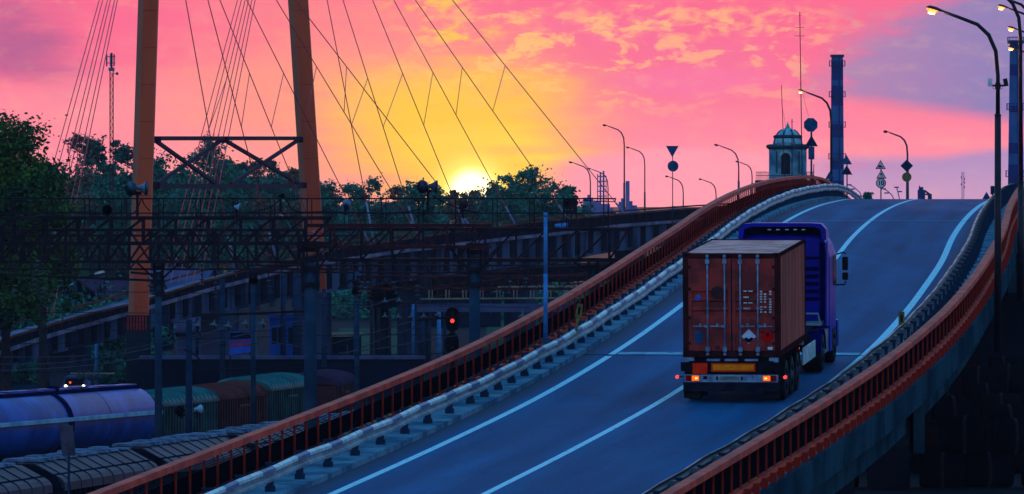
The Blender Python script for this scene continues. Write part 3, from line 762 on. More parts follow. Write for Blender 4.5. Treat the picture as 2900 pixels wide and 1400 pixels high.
blamp(244, 6.55, 'dark tall lamp post behind the one with cameras, its head above the picture', hgt=9.75, thick=.37)
blamp(292, 6.6, 'lit bridge lamp whose bent arm crosses the top right corner', thick=.4)
for D, yh, t in ((341, 19, 'uppermost'), (383, 80, 'middle'), (433, 136, 'lowest')):
    s = sc(D); xh = {341: 2828, 383: 2856, 433: 2857}[D]
    lamp(xh+2.2*s, 566+1.4*s, xh, yh, D, 'glowing lamp head, %s of the three stacked along the right picture edge' % t, lit=True, m='pole_blk', group='lit lamps along the right side of the bridge', rr=.065)
lamp(2354, 640, 2262, 258, 470, 'lit dark lamp post behind the left guardrail, beside the banded chimney', lit=True, m='pole_blk', rr=.075, thick=.12)
for px, yb, xh, yh, D, t in ((1768, 615, 1708, 355, 770, 'tall unlit lamp post with dark lower half, highest of the unlit lamps over the viaduct'),
        (1826, 612, 1774, 418, 900, 'unlit lamp post just right of the collared tall lamp'),
        (1672, 640, 1612, 460, 840, 'unlit lamp post above the viaduct, in front of the far power plant block'),
        (1722, 632, 1664, 478, 960, 'unlit thin lamp post in front of the twin far stacks'),
        (1935, 612, 1885, 500, 900, 'short unlit lamp post right of the round sign back'),
        (2028, 590, 1980, 508, 930, 'low unlit lamp post halfway between the round sign and the bridge railing'),
        (2092, 560, 2024, 411, 760, 'unlit lamp post rising over the railing left of the domed tower'),
        (2130, 530, 2084, 458, 930, 'small unlit lamp post beside the fence at the domed tower')):
    lamp(px, yb+40, xh, yh, D, t, rr=.075, thick=.45)
lamp(2570, 620, 2503, 373, 560, 'unlit lamp post at the crest carrying a diamond and a round sign back', m='pole_gray', rr=.075, thick=.55)

# small double-headed lamps far beyond the crest
def farlamp(px, yb, pts, D, label):
    s = sc(D); T = thing('street_lamp', label, 'street lamp', at(px, yb, D), 'far lamps beyond the crest')
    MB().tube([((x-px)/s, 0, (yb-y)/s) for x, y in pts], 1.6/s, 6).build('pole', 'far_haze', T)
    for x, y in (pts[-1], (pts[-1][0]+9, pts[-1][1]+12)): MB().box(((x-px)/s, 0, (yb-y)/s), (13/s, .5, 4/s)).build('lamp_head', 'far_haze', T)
farlamp(2443, 620, [(2443, 620), (2443, 565), (2435, 545), (2418, 530), (2405, 524)], 1300, 'small pale far lamp with two heads left of the speed sign')
farlamp(2532, 620, [(2532, 620), (2532, 565), (2525, 552), (2512, 540), (2502, 535)], 1350, 'small pale far lamp with two heads just right of the speed sign')
farlamp(2548, 620, [(2548, 620), (2547, 562), (2543, 545), (2539, 531)], 1250, 'thin far post with a dark head left of the diamond sign')

# ---------------- signs
def sign(px, yb, D, plates, label, ytop=None, rr=.035, pole='pole_gray', nopole=False):
    s = sc(D); T = thing('road_sign', label, 'road sign', at(px, yb, D))
    yt = ytop if ytop is not None else min(p[2] for p in plates)
    if not nopole: MB().tube([(0, .06, 0), (0, .06, (yb-yt)/s)], rr, 8).build('pole', pole, T, True)
    for kind, x, y, r, m in plates:
        c = V(((x-px)/s, 0, (yb-y)/s)); r = r/s
        if kind == 'tri': pts = [(-r, -r*.82), (r, -r*.82), (0, r*.92)]
        elif kind == 'inv': pts = [(-r, r*.85), (0, -r*.95), (r, r*.85)]
        elif kind == 'dia': pts = [(-r, 0), (0, -r), (r, 0), (0, r)]
        elif kind == 'oct': pts = [(r*1.04*math.cos(PI/8+k*PI/4), r*1.04*math.sin(PI/8+k*PI/4)) for k in range(8)]
        elif kind == 'rect': pts = [(-r*.48, -r), (r*.48, -r), (r*.48, r), (-r*.48, r)]
        else: pts = [(r*math.cos(2*PI*k/28), r*math.sin(2*PI*k/28)) for k in range(28)]
        face = m == 'front'
        mb_ = MB().prism([c+V((a, 0, b)) for a, b in pts], (0, .03, 0))
        o = recalc(mb_.build('sign_plate', 'sign_red' if face else m, T))
        if face:
            sx = .74 if kind == 'tri' else .80; off = V((0, 0, -r*.03)) if kind == 'tri' else V((0, 0, 0))
            recalc(MB().prism([c+off+V((a*sx, -.012, b*sx)) for a, b in pts], (0, .009, 0)).build('white_field', 'sign_white', o))
            if kind == 'rnd':
                cu = bpy.data.curves.new('ten', 'FONT'); cu.body = '10'; cu.size = r*1.25; cu.align_x = 'CENTER'; cu.align_y = 'CENTER'; cu.extrude = .004; cu.offset = r*.03
                to = bpy.data.objects.new('t', cu); COL.objects.link(to); dgp = bpy.context.evaluated_depsgraph_get()
                me = bpy.data.meshes.new_from_object(to.evaluated_get(dgp)); bpy.data.objects.remove(to); me.materials.clear(); me.materials.append(MATS['sign_black'])
                no = bpy.data.objects.new('number', me); COL.objects.link(no); no.parent = o; no.matrix_local = Matrix.Translation(c+V((0, -.02, 0))) @ Matrix.Rotation(PI/2, 4, 'X')
            elif y < 475:    # steep hill
                recalc(MB().prism([c+V((a*r, -.018, b*r)) for a, b in ((-.5, -.52), (.5, -.52), (.5, -.36), (-.30, -.02))], (0, .005, 0)).build('hill_symbol', 'sign_black', o))
                MB().box(c+V((.08*r, -.016, .12*r)), (.10*r, .005, .32*r)).build('symbol', 'sign_black', o)
            else:            # slippery road
                MB().box(c+V((.0, -.016, .02*r)), (.42*r, .005, .20*r)).box(c+V((0, -.016, .18*r)), (.26*r, .005, .12*r)).build('car_symbol', 'sign_black', o)
                for sx_ in (-1, 1): MB().tube([c+V((sx_*.16*r, -.016, -.12*r)), c+V((sx_*.16*r+.12*r, -.016, -.25*r)), c+V((sx_*.16*r-.1*r, -.016, -.38*r)), c+V((sx_*.16*r+.12*r, -.016, -.52*r))], .03*r, 5).build('skid_symbol', 'sign_black', o)
    return T
sign(1905, 640, 560, [('inv', 1904, 429, 18, 'sign_back'), ('rnd', 1906, 471, 15.5, 'sign_back')], 'back of a triangular sign above a round one on a thin pole over the viaduct', ytop=415)
sign(2298, 590, 360, [('oct', 2296, 354, 20, 'sign_back'), ('tri', 2298, 400, 18.5, 'sign_back_dk'), ('rect', 2298, 434, 18, 'sign_back')], 'pole with octagonal, triangular and oblong sign backs right of the domed tower', rr=.05)
sign(2399, 600, 380, [('tri', 2397, 453, 16, 'sign_back'), ('tri', 2398, 482, 16, 'sign_back_dk')], 'two dark triangular sign backs stacked on one post right of the banded chimney')
sign(2350, 600, 400, [('tri', 2350, 497, 13, 'sign_back')], 'single triangular sign back at the foot of the banded chimney')
sign(2495, 620, 385, [('tri', 2494, 467, 15, 'front'), ('tri', 2496, 494, 15, 'front'), ('rnd', 2495, 519, 14.5, 'front')], 'white warning triangles above a round 10 speed sign at the crest', ytop=460)
sign(2569, 620, 553, [('dia', 2568, 470, 18, 'sign_back_dk'), ('rnd', 2568, 502, 13.5, 'yellow_dull')], 'diamond and round sign backs fixed to the lamp post at the crest', nopole=True)
sign(2811, 575, 340, [('rect', 2811, 539, 12, 'sign_back_dk')], 'small upright oblong sign back at the right end of the crest', pole='pole_blk')
sign(2793, 590, 360, [('tri', 2794, 555, 13, 'sign_back')], 'low triangular sign back peeping over the crest')
def marker(px, py, D, label, tilt=0):
    s = sc(D); T = thing('marker_plate', label, 'road marker', at(px, py, D)); T.rotation_euler.y = math.radians(tilt)
    MB().rbox(-.035, .035, -.02, .02, -.35, .05).build('stake', 'yellow_dull', T)
    o = MB().rbox(-.085, .085, -.03, .0, .02, .42).build('plate', 'yellow_dull', T)
    MB().rbox(-.03, .03, -.036, -.031, .12, .33).build('dark_bar', 'sign_black', o)
p = road(318, -5.1); marker(2147, 572, 318, 'small dull yellow marker plate near the crest by the left railing')
marker(1637, 903, 197, 'small dull yellow marker plate leaning behind the left guardrail beside the blue pole', 8)
marker(2553, 925, 199, 'small dull yellow marker plate on the right guardrail')
T = thing('blue_pole', 'pale blue weathered steel pole standing between railing and left guardrail', 'pole', at(1545, 968, 192.5))
MB().tube([(0, 0, 0), (0, 0, 1.85)], [.062, .058], 14).build('lower_tube', 'pole_blue', T, True)
MB().tube([(0, 0, 1.85), (0, 0, 3.5)], [.054, .052], 14).tube([(0, 0, 3.4), (0, 0, 3.52)], [.058, .058], 14).build('upper_tube', 'pole_blue', T, True)
MB().rbox(-.12, .12, -.12, .12, -.06, .10).build('foot', 'post_steel', T)

# ---------------- cable-stayed bridge with pylon
VP = [(-150, 1060, 1016, 1112, 455), (60, 985, 943, 1035, 470), (151, 954, 915, 1005, 480), (232, 931, 892, 986, 489), (364, 894, 861, 954, 500), (458, 867, 832, 922, 508), (602, 824, 788, 890, 520), (728, 793, 755, 868, 532),
      (827, 765, 732, 846, 542), (956, 744, 702, 825, 556), (1136, 717, 676, 800, 575), (1325, 694, 650, 777, 598), (1438, 681, 636, 760, 612), (1560, 669, 622, 745, 626), (1754, 644, 605, 712, 650), (1900, 633, 593, 695, 668), (2020, 622, 584, 682, 685), (2250, 605, 570, 665, 715)]
def vp(px, k):
    i = 0
    while i < len(VP)-2 and VP[i+1][0] < px: i += 1
    a, b = VP[i], VP[i+1]; t = (px-a[0])/(b[0]-a[0]); return a[k]+(b[k]-a[k])*t
CB_ = thing('cable_stayed_bridge', 'long cable-stayed bridge with tall orange pylon legs and curving deck behind the railway', 'bridge', at(400, 1000, 500))
cb0 = CB_.location.copy()
xs = [-150+30*i for i in range(81)]
def vpt(px, k, back=0.0, dz=0.0): 
    D = vp(px, 4); p = at(px, vp(px, k), D); return p+V((-.35*back, back*.94, dz))-cb0
def vsw(name, m, fn): return recalc(MB().sweep([fn(x) for x in xs]).build(name, m, CB_))
vsw('deck', 'viad_edge', lambda x: [vpt(x, 1), vpt(x, 1, 9), vpt(x, 1, 9, .28), vpt(x, 1, 0, .28)])
vsw('girder', 'viad_girder', lambda x: [vpt(x, 3, .6), vpt(x, 3, 8.4), vpt(x, 1, 8.4, -.01), vpt(x, 1, .6, -.01)])
vsw('parapet', 'viad_dk', lambda x: [vpt(x, 1, .1, .285), vpt(x, 1, .16, .285), vpt(x, 2, .16, -.15), vpt(x, 2, .1, -.15)])
vsw('handrail', 'viad_rail', lambda x: [vpt(x, 2, 0, -.145), vpt(x, 2, .26, -.145), vpt(x, 2, .26), vpt(x, 2, 0)])
vsw('handrail', 'viad_rail', lambda x: [vpt(x, 2, 8.7, -.145), vpt(x, 2, 8.96, -.145), vpt(x, 2, 8.96), vpt(x, 2, 8.7)])
rb = MB(); x = -140.0; i = 0
r_ = random.Random(11)
while x < 2200:
    w = 13
    a, b = x, x+w
    P8 = []
    for k, dz in ((3, .25), (1, -.05)):
        P8 += [vpt(a, k, .45, dz), vpt(b, k, .45, dz), vpt(b, k, .59, dz), vpt(a, k, .59, dz)]
    MB().hexa(P8).build('girder_rib', 'viad_dk', CB_); x += 37
pp = MB(); x = -140.0
while x < 2200:
    pp.bar(vpt(x, 1, .04, .28), vpt(x, 2, .04, -.15), .09); x += 21
o = pp.build('parapet_posts', 'truss_red', CB_); o['kind'] = 'stuff'
for px in (215, 640, 905, 1190, 1490, 1800):
    b_ = MB(); t0 = vpt(px, 3, 1.5); w = 1.4
    b_.rbox(t0.x-w, t0.x+w, t0.y, t0.y+1.6, -cb0.z-.2, t0.z+.1)
    b_.build('pier', 'viad_girder', CB_)
# pylon legs: a broad orange front face and a chamfered left side with light put into its colour
def leg(xt, xb, D, yb, yt=-640, w=57, sidew=.30):
    s = sc(D); a = at(xt, yt, D)-cb0; b = at(xb, yb, D)-cb0; wt = w/s
    sec = lambda c, k: [c+V((-wt/2*k, .75, 0)), c+V((-wt/2*k+wt*sidew, 0, 0)), c+V((wt/2*k, 0, 0)), c+V((wt/2*k, 1.6, 0)), c+V((-wt/2*k, 1.6, 0))]
    mb_ = MB(); S0, S1 = sec(b, 1.0), sec(a, 1.0)
    n = 5; bb = len(mb_.v); mb_.v += [tuple(p) for p in S0]+[tuple(p) for p in S1]
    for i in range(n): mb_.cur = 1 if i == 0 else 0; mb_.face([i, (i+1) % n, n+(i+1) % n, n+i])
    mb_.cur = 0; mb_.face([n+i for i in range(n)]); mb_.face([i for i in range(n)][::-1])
    return mb_.build('pylon_leg', ['pylon_or', 'pylon_or_lit'], CB_)
DL, DR = 492, 552
def seams(fx, D, y1, w=57):
    s_ = sc(D); y = -600
    while y < y1:
        c_ = at(fx(y), y, D)-cb0; wt = w/s_
        MB().rbox(c_.x-wt*.19, c_.x+wt*.5+.006, c_.y-.012, c_.y+.05, c_.z-.02, c_.z+.02).build('plate_seam', 'orange_dk', CB_); y += 105
sL = -28/880.; sR = 35/550.
lx = lambda y: 418+sL*y
rx = lambda y: 843+sR*y
leg(lx(-640), lx(893), DL, 893)
seams(lx, DL, 880); seams(rx, DR, 840)
leg(rx(-640), rx(850), DR, 850, w=57)
pb_ = MB(); c0 = at(389, 893, DL)-cb0; pb_.rbox(c0.x-.78, c0.x+.85, c0.y-.1, c0.y+1.9, -cb0.z-.2, c0.z-.004); pb_.build('pylon_pier', 'conc_dark', CB_)
pb_ = MB(); c0 = at(lx(900), 900, DL)-cb0; 
for k in range(7): pb_.rbox(c0.x-.7+k*.21, c0.x-.62+k*.21, c0.y-.16, c0.y-.101, c0.z-.95, c0.z+.1)
pb_.build('pier_hoops', 'orange_dk', CB_)
pb_ = MB(); c0 = at(rx(850), 850, DR)-cb0; pb_.rbox(c0.x-.9, c0.x+.9, c0.y-.1, c0.y+1.9, -cb0.z-.2, c0.z-.004); pb_.build('pylon_pier', 'conc_dark', CB_)
def mid(x, y):            # point on the plane joining both legs
    t = (x-lx(y))/(rx(y)-lx(y)); D = 1/((1-t)/DL+t/DR); return at(x, y, D)-cb0+V((0, .8, 0))
for a, b, w in (((440, 392), (845, 392), .30), ((434, 528), (856, 528), .34)):
    MB().bar(mid(*a), mid(*b), .35, w).build('cross_beam', 'pylon_steel', CB_)
for a, b in (((438, 398), (612, 522)), ((622, 400), (440, 522)), ((640, 400), (848, 522)), ((842, 398), (654, 522))):
    MB().bar(mid(*a), mid(*b), .22, .24).build('brace', 'pylon_steel', CB_)
for x, y in ((440, 396), (845, 396), (632, 396), (855, 525), (438, 525)):
    MB().box(mid(x, y)-V((0, .2, 0)), (.75, .08, .45)).build('gusset', 'pylon_steel', CB_)
MB().bar(at(lx(-560), -560, DL)-cb0+V((0, .8, 0)), at(rx(-560), -560, DR)-cb0+V((0, .8, 0)), 1.2, 1.0).build('cross_beam', 'pylon_or', CB_)
def cable(x0, x1, y1, right, kb=0):
    k = (x1-x0)/y1; y = -600.0
    f = rx if right else lx
    for _ in range(40): y = (f(y)-x0)/k if abs(k) > 1e-3 else y
    y = max(-638, min(-430, y)); D0 = DR if right else DL
    top = at(f(y), y, D0)+V((0, .8, 0))
    # run on down to the deck
    X, Y = x1, y1
    while Y < vp(X, 2)+8 and Y < 1000: Y += 2; X += 2*k
    D1 = vp(X, 4)+(8.3 if right else .4)
    bot = at(X, Y, D1)
    return top-cb0, bot-cb0, (x0, x1, y1)
lc = [(525, 633, 597), (588, 746, 597), (622, 864, 597), (698, 999, 597), (782, 1143, 597), (835, 1297, 597)]
rc = [(926, 1042, 597), (971, 1160, 597), (1055, 1300, 600), (1115, 1438, 597), (1176, 1593, 598), (1281, 1740, 570)]
CA = []
for right, L in ((False, lc), (True, rc)):
    for x0, x1, y1 in L:
        t, b, _ = cable(x0, x1, y1, right)
        co = MB().tube([t, b], .038, 6).build('stay_cable', 'cable', CB_, True)
        d = (t-b).normalized(); MB().tube([b, b+d*4.2], .085, 8).build('white_sheath', 'cable_wh', co, True)
        CA.append((t, b))
for k in range(6):        # back-stay bundles in pairs
    x = (280, 288, 300, 307, 318, 325)[k]
    tL = at(lx(-560+12*k), -560+12*k, DL)+V((0, .8, 0))-cb0
    kk = (x-lx(-560))/560.0
    MB().tube([tL, at(x+kk*900, 900, 474)-cb0], .034, 6).build('back_stay', 'cable', CB_, True)
    x = (672, 681, 690, 698, 706, 714)[k]
    tR = at(rx(-520+10*k), -520+10*k, DR)+V((0, .8, 0))-cb0
    kk = (x-rx(-520))/520.0
    MB().tube([tR, at(x+kk*800, 800, 522)-cb0], .034, 6).build('back_stay', 'cable', CB_, True)
def oncab(i, y):          # point on cable i at image row y
    t, b = CA[i][0]+cb0, CA[i][1]+cb0
    lo, hi = 0.0, 1.0
    for _ in range(40):
        m_ = (lo+hi)/2; p = t+(b-t)*m_; yy = HY-(p.z-H)*F/p.y
        if yy < y: lo = m_
        else: hi = m_
    return t+(b-t)*lo-cb0
for i, ya, j, yb in ((2, 208, 1, 360), (3, 208, 2, 360), (4, 189, 3, 333), (5, 189, 4, 318), (1, 214, 0, 366), (7, 222, 6, 355), (8, 209, 7, 360), (9, 205, 8, 355), (10, 191, 9, 326), (11, 186, 10, 315)):
    MB().tube([oncab(i, ya), oncab(j, yb)], .030, 5).build('damper_rope', 'cable', CB_, True)

# ---------------- dark lower ramp and pale-railed footbridge under the viaduct
RB = thing('ramp_bridge', 'dark girder ramp passing low under the cable-stayed deck', 'bridge', at(1350, 800, 585)); rb0 = RB.location.copy()
rp_ = [(1040, 802, 878), (1200, 786, 862), (1330, 775, 846), (1430, 762, 815), (1560, 752, 800), (1750, 742, 792)]
recalc(MB().sweep([[at(x, b, 585+i*4)-rb0, at(x, b, 585+i*4)-rb0+V((0, 7, 0)), at(x, a, 585+i*4)-rb0+V((0, 7, 0)), at(x, a, 585+i*4)-rb0] for i, (x, a, b) in enumerate(rp_)]).build('girder', 'viad_dk', RB))
for i in range(len(rp_)-1):
    for dy in (4, 30, 60): MB().bar(at(rp_[i][0], rp_[i][1]+dy, 584.8+i*4)-rb0, at(rp_[i+1][0], rp_[i+1][1]+dy*.8, 588.8+i*4)-rb0, .12, .12).build('flange', 'truss_red', RB)
x = 1050
while x < 1740:
    MB().bar(at(x, 808-.08*(x-1040), 584.6)-rb0, at(x, 860-.10*(x-1040), 584.6)-rb0, .09, .09).build('stiffener', 'truss_red', RB); x += 38
for px in (1080, 1560): t0 = at(px, 830, 588)-rb0; MB().rbox(t0.x-.6, t0.x+.6, t0.y, t0.y+1.2, -rb0.z-.1, t0.z).build('pier', 'conc_dark', RB)
FB = thing('footbridge', 'narrow footbridge with pale beige rails under the viaduct', 'footbridge', at(1440, 850, 560)); fb0 = FB.location.copy()
q_ = lambda x, y: at(x, y, 560)-fb0
for y in (811, 845): MB().bar(q_(1190 if y > 820 else 1410, y+2), q_(1760, y-2), .10, .12).build('rail', 'beige', FB)
pr_ = MB(); x = 1215
while x < 1750:
    pr_.bar(q_(x, 818), q_(x, 846), .10, .10); pr_.bar(q_(x+9, 818), q_(x+9, 846), .07, .07); x += 48
pr_.build('baluster_row', 'beige', FB)
MB().rbox(q_(1180, 0).x, q_(1780, 0).x, .1, 2.2, q_(0, 884).z, q_(0, 862).z).build('fascia', 'wall_lt', FB)
for px in (1200, 1745): MB().rbox(q_(px, 0).x-.4, q_(px, 0).x+.4, .4, 1.4, -fb0.z-.1, q_(0, 884).z).build('pier', 'conc_dark', FB)

# ---------------- railway gantries
def gantry(label, D, x0, x1, yt, yb, bay, style, m, masts=(), ch=.14, dd=1.0, rails=False, group='railway gantries across the tracks', x0d=0):
    s = sc(D); T = thing('railway_gantry', label, 'gantry', at((x0+x1)/2, yb, D), group); b0 = T.location.copy()
    q = lambda x, y, d=0.0: at(x, y, D)-b0+V((0, d, 0))
    t = MB()
    for d in (0, dd):
        for y in (yt, yb): t.bar(q(x0, y, d), q(x1, y, d), ch, ch)
    x = x0+4; k = 0
    cm = MB()
    while x < x1-4:
        xe = min(x+bay, x1-2)
        for d in (0, dd):
            e = .0 if d else -.0
            t.bar(q(x, yt, d), q(x, yb, d), ch*.6, ch*.6)
            if style == '/': t.bar(q(x, yb, d), q(xe, yt, d), ch*.45, ch*.5)
            elif style == 'x':
                t.bar(q(x, yb, d), q(xe, yt, d), ch*.4, ch*.4); t.bar(q(x, yt, d+.02), q(xe, yb, d+.02), ch*.4, ch*.4)
            else:
                if k % 2: t.bar(q(x, yb, d), q(xe, yt, d), ch*.45, ch*.45)
                else: t.bar(q(x, yt, d), q(xe, yb, d), ch*.45, ch*.45)
        for y in (yt, yb): t.bar(q(x, y, 0), q(x, y, dd), ch*.5, ch*.5)
        x += bay; k += 1
    t.build('lattice_beam', m, T)
    for px, w, yc0, yc1, ybot in masts:
        c = q(px, 0, dd/2); wm = w/s
        MB().tube([V((c.x, c.y, q(0, ybot).z)), V((c.x, c.y, q(0, yc1-60).z))], [wm*.58, wm*.47], 16).build('concrete_mast', 'pole_conc', T, True)
        cg = MB(); hw = wm*.56
        for sx in (-1, 1):
            for sy in (-1, 1): cg.bar(V((c.x+sx*hw, c.y+sy*hw, q(0, yc0).z)), V((c.x+sx*hw, c.y+sy*hw, q(0, yc1).z)), .10, .10)
        for y in (yc0, yc0+18, (yc0+yc1)/2+12, yc1):
            for sy in (-1, 1): cg.box((c.x, c.y+sy*hw, q(0, y).z), (2*hw+.16, .11, .16))
            for sx in (-1, 1): cg.box((c.x+sx*hw, c.y, q(0, y).z), (.12, 2*hw-.1, .158))
        cg.build('mast_cage', 'truss', T)
        for sx in (-1, 1): MB().bar(V((c.x+sx*hw, c.y, q(0, yc1-40).z)), V((c.x+sx*(hw+.7), c.y, q(0, yb).z)), .07).build('knee_brace', 'truss', T)
    return T, b0, q
g1, g1b, g1q = gantry('near lattice gantry with diagonal bracing spanning the left of the picture', 250, -60, 938, 618, 690, 92, '/', 'truss', [(878, 35, 690, 806, 1500)], .13)
g2, _, _ = gantry('second lattice gantry with cross bracing, its beam lower behind the near one', 268, -60, 862, 652, 742, 60, 'x', 'truss', [(447, 20, 742, 830, 1400)], .11)
g2b, _, _ = gantry('third lattice gantry behind, zigzag braced, across the left half', 290, -60, 1000, 668, 763, 84, 'w', 'truss', [(-20, 20, 763, 800, 1300)], .08)
g3, _, _ = gantry('reddish lattice gantry resting on the middle concrete mast', 256, 862, 1392, 639, 700, 80, '/', 'truss_red', [(1344, 31, 696, 806, 1500)], .12)
g4, _, _ = gantry('long lattice gantry running to the right behind the orange railing', 275, 930, 1782, 650, 737, 88, '/', 'truss', [(1680, 22, 737, 810, 1400)], .14)
g5, _, _ = gantry('low lattice beam hanging under the right-hand gantry', 300, 1010, 1720, 784, 819, 52, 'x', 'truss_red', [(1010, 14, 800, 830, 1300)], .08)
g6, _, _ = gantry('thin lattice beam in the second row behind the middle mast', 310, 700, 1500, 752, 772, 46, 'w', 'truss', [(716, 13, 772, 800, 1300)], .07)
# walkway railing on top of the gantries
WR = thing('walkway_railing', 'thin steel walkway railing along the gantry tops', 'railing', at(850, 640, 257)); w0 = WR.location.copy(); q = lambda x, y, d=0: at(x, y, 257)-w0+V((0, d, 0))
for y, r in ((563, .032), (604, .028)): MB().bar(q(-60, y), q(1744, y), r*1.6).build('rail', 'truss', WR)
x = -50; i = 0
for x in [30+105*i for i in range(17)]:
    for dx_ in (0, 13): MB().bar(q(min(x+dx_, 1744), 563), q(min(x+dx_, 1744), 645), .04).build('post', 'truss', WR)
for d_ in (.9,): 
    MB().bar(q(1650, 568, d_), q(1742, 572, d_), .035).bar(q(1744, 563, 0), q(1742, 572, d_), .035).build('end_rail', 'truss', WR)
def simple(name, label, cat, mb, m, group=None, smooth=False, kind=None):
    o = mb.build(name, m, None, smooth); return tag(o, label, cat, group, kind)
def cabl(label, pts, D, r=.022, m='truss', name='overhead_wire', cat='wire', group='wires over the railway'):
    P = [at(x, y, D if not isinstance(D, (tuple, list)) else D[0]+(D[1]-D[0])*i/(len(pts)-1)) for i, (x, y) in enumerate(pts)]
    # smooth through the points
    out = []
    for i in range(len(P)-1):
        a, b, c, d = P[max(i-1, 0)], P[i], P[i+1], P[min(i+2, len(P)-1)]
        for k in range(6):
            t = k/6; out.append(.5*((2*b)+(c-a)*t+(2*a-5*b+4*c-d)*t*t+(3*b-a-3*c+d)*t**3))
    out.append(P[-1])
    return simple(name, label, cat, MB().tube(out, r, 5), m, group)

# ---------------- horn loudspeakers / floodlights on the walkway
def horn(px, py, D, R, ang, label, m='horn_blue', m2='horn_dark', ybase=604, double=False, group='horns and floodlights on the gantry walkway'):
    s = sc(D); T = thing('horn_speaker', label, 'loudspeaker', at(px, ybase, D), group); z0 = (ybase-py)/s; R /= s
    def one(a, dx, mm):
        c = V((dx, 0, z0)); d = V((math.sin(a), -math.cos(a), -.08)).normalized(); prof = [(0.0, R*.30), (.10, R*.36), (.14, R*.30), (.45, R*.5), (.75, R*.78), (1.0, R)]
        e1 = d.cross(V((0, 0, 1))).normalized(); e2 = d.cross(e1); mbx = MB(); L = R*1.25; n = 20
        secs = [[c+d*(t*L-.4*L)+(e1*math.cos(2*PI*k/n)+e2*math.sin(2*PI*k/n))*rr for k in range(n)] for t, rr in prof]
        inner = [[c+d*(t*L-.4*L)+(e1*math.cos(2*PI*k/n)+e2*math.sin(2*PI*k/n))*rr for k in range(n)] for t, rr in ((.98, R*.94), (.7, R*.66), (.42, R*.34), (.40, R*.04))]
        o_ = recalc(mbx.sweep(secs, closed=True).build('horn', mm, T, True)); 
        MB().sweep(secs[-1:]+inner).build('horn_mouth', m2, o_, True)
    one(ang, -R*.45 if double else 0, m)
    if double: one(ang+1.9, R*.55, m)
    MB().tube([(0, 0, 0), (0, 0, z0-R*.5)], .05, 8).build('stem', 'truss', T)
    MB().box((0, .05, z0-R*.7), (R*1.1, .2, R*.5)).build('mount', 'truss', T)
horn(389, 533, 251, 21, -.55, 'double blue-grey horn in front of the left pylon leg', double=True, ybase=615)
horn(1212, 528, 252, 19, -.5, 'double horn, dark mouth and pale back, silhouetted left of the sun', m='wall_lt', double=True, ybase=604)
horn(305, 594, 252, 14, -.1, 'single small dark horn low on the left gantry', m='horn_dark', ybase=618)
horn(795, 555, 252, 9, 1.0, 'tiny dark horn beside the right pylon leg', m='horn_dark')
horn(980, 577, 252, 13, 3.0, 'pale blue bell-shaped floodlight seen from behind', ybase=610)
horn(671, 587, 252, 14, 1.35, 'pale floodlight turned sideways between the pylon legs', m='tank_rail', ybase=618)
horn(1310, 577, 252, 13, 2.2, 'dark red horn right below the sun', m='truss_red', ybase=618)
cabl('cable drooping from the double horn at the left pylon leg', [(360, 613), (385, 597), (400, 565)], 251, .022)
cabl('cable drooping right of the double horn at the left pylon leg', [(403, 565), (410, 582), (425, 598)], 251, .022)
cabl('cable looping from the walkway up to the horn at the right pylon leg', [(640, 615), (700, 602), (760, 590), (805, 560), (822, 588), (850, 601), (905, 600), (960, 601), (1060, 604)], 251, .024)
cabl('cable looping below the double horn beside the sun', [(1080, 604), (1150, 601), (1190, 588), (1205, 560)], 251, .026)
cabl('cable falling right from the double horn beside the sun', [(1225, 555), (1262, 575), (1310, 594), (1360, 603)], 251, .03)
cabl('wire strung level above the left gantry', [(-60, 604), (240, 602), (300, 612)], 250, .02)
# small control box on the walkway
T = thing('control_box', 'dark equipment box with small windows on the walkway before the trees', 'equipment box', at(1614, 604, 254)); s = sc(254)
MB().rbox(-.26, .26, -.25, .25, 0, .52).build('case', 'truss', T)
MB().rbox(-.19, -.03, -.26, -.251, .28, .42).build('window', 'win', T)
for x in (-.18, -.08, .06): MB().rbox(x, x+.05, -.26, -.251, .10, .15).build('indicator', 'insul_lt', T)
MB().bar((-.2, 0, 0), (-.3, 0, -.45), .04).bar((.2, 0, 0), (.3, 0, -.45), .04).build('legs', 'truss', T)
T = thing('control_box', 'blue bell housing resting beside the equipment box', 'equipment box', at(1585, 640, 262)); MB().tube([(-.18, 0, 0), (.12, 0, 0)], [.07, .1], 12).tube([(.12, 0, 0), (.3, 0, .02)], .1, 12).build('housing', 'pole_blue', T)

# ---------------- free-standing masts and posts in the yard
def mast(px, w, yt, yb, label, m='pole_conc2', D=None, arm=None, rings=0, cat='mast', name='utility_mast'):
    D = D or H*F/(yb-HY); s = sc(D); T = thing(name, label, cat, V((at(px, 0, D).x, D, 0)), 'masts in the railway yard')
    z = H-(yt-HY)/s; r = w/s/2
    MB().tube([(0, 0, 0), (0, 0, z)], [r*1.12, r*.9], 12).build('shaft', m, T, True)
    for k in range(rings): MB().tube([(0, 0, z*(.35+.18*k)), (0, 0, z*(.35+.18*k)+.09)], r*1.35, 12).build('band', 'truss', T)
    if arm:
        for (dx1, y1, dx2, y2) in arm: MB().bar((dx1/s, 0, H-(y1-HY)/s), (dx2/s, 0, H-(y2-HY)/s), .09).build('arm', 'truss', T)
    return T, s, z
mast(2, 10, 858, 1130, 'pale blue-grey post at the far left edge', rings=2)
LM, _, _ = mast(213, 10, 770, 1085, 'pale lamp mast with one arm and a long lamp head above the left viaduct end', rings=2, arm=[(0, 790, 55, 780)])
MB().sweep([[at(x, y+dy, 524)+V((0, dd_, 0))-LM.location for dd_, dy in ((-.2, h_), (.2, h_), (.2, -h_), (-.2, -h_))] for x, y, h_ in ((268, 776, 1.5), (278, 773, 3.5), (290, 770, 3.5), (297, 771, 1))]).build('lamp_head', 'gr_white', LM)
mast(273, 10, 878, 1092, 'pale blue steel post left of the orange pylon base', m='pole_blue', rings=1)
mast(630, 16, 790, 1190, 'grey concrete mast behind the brown wagon', arm=[(-60, 890, 0, 888)], rings=2)
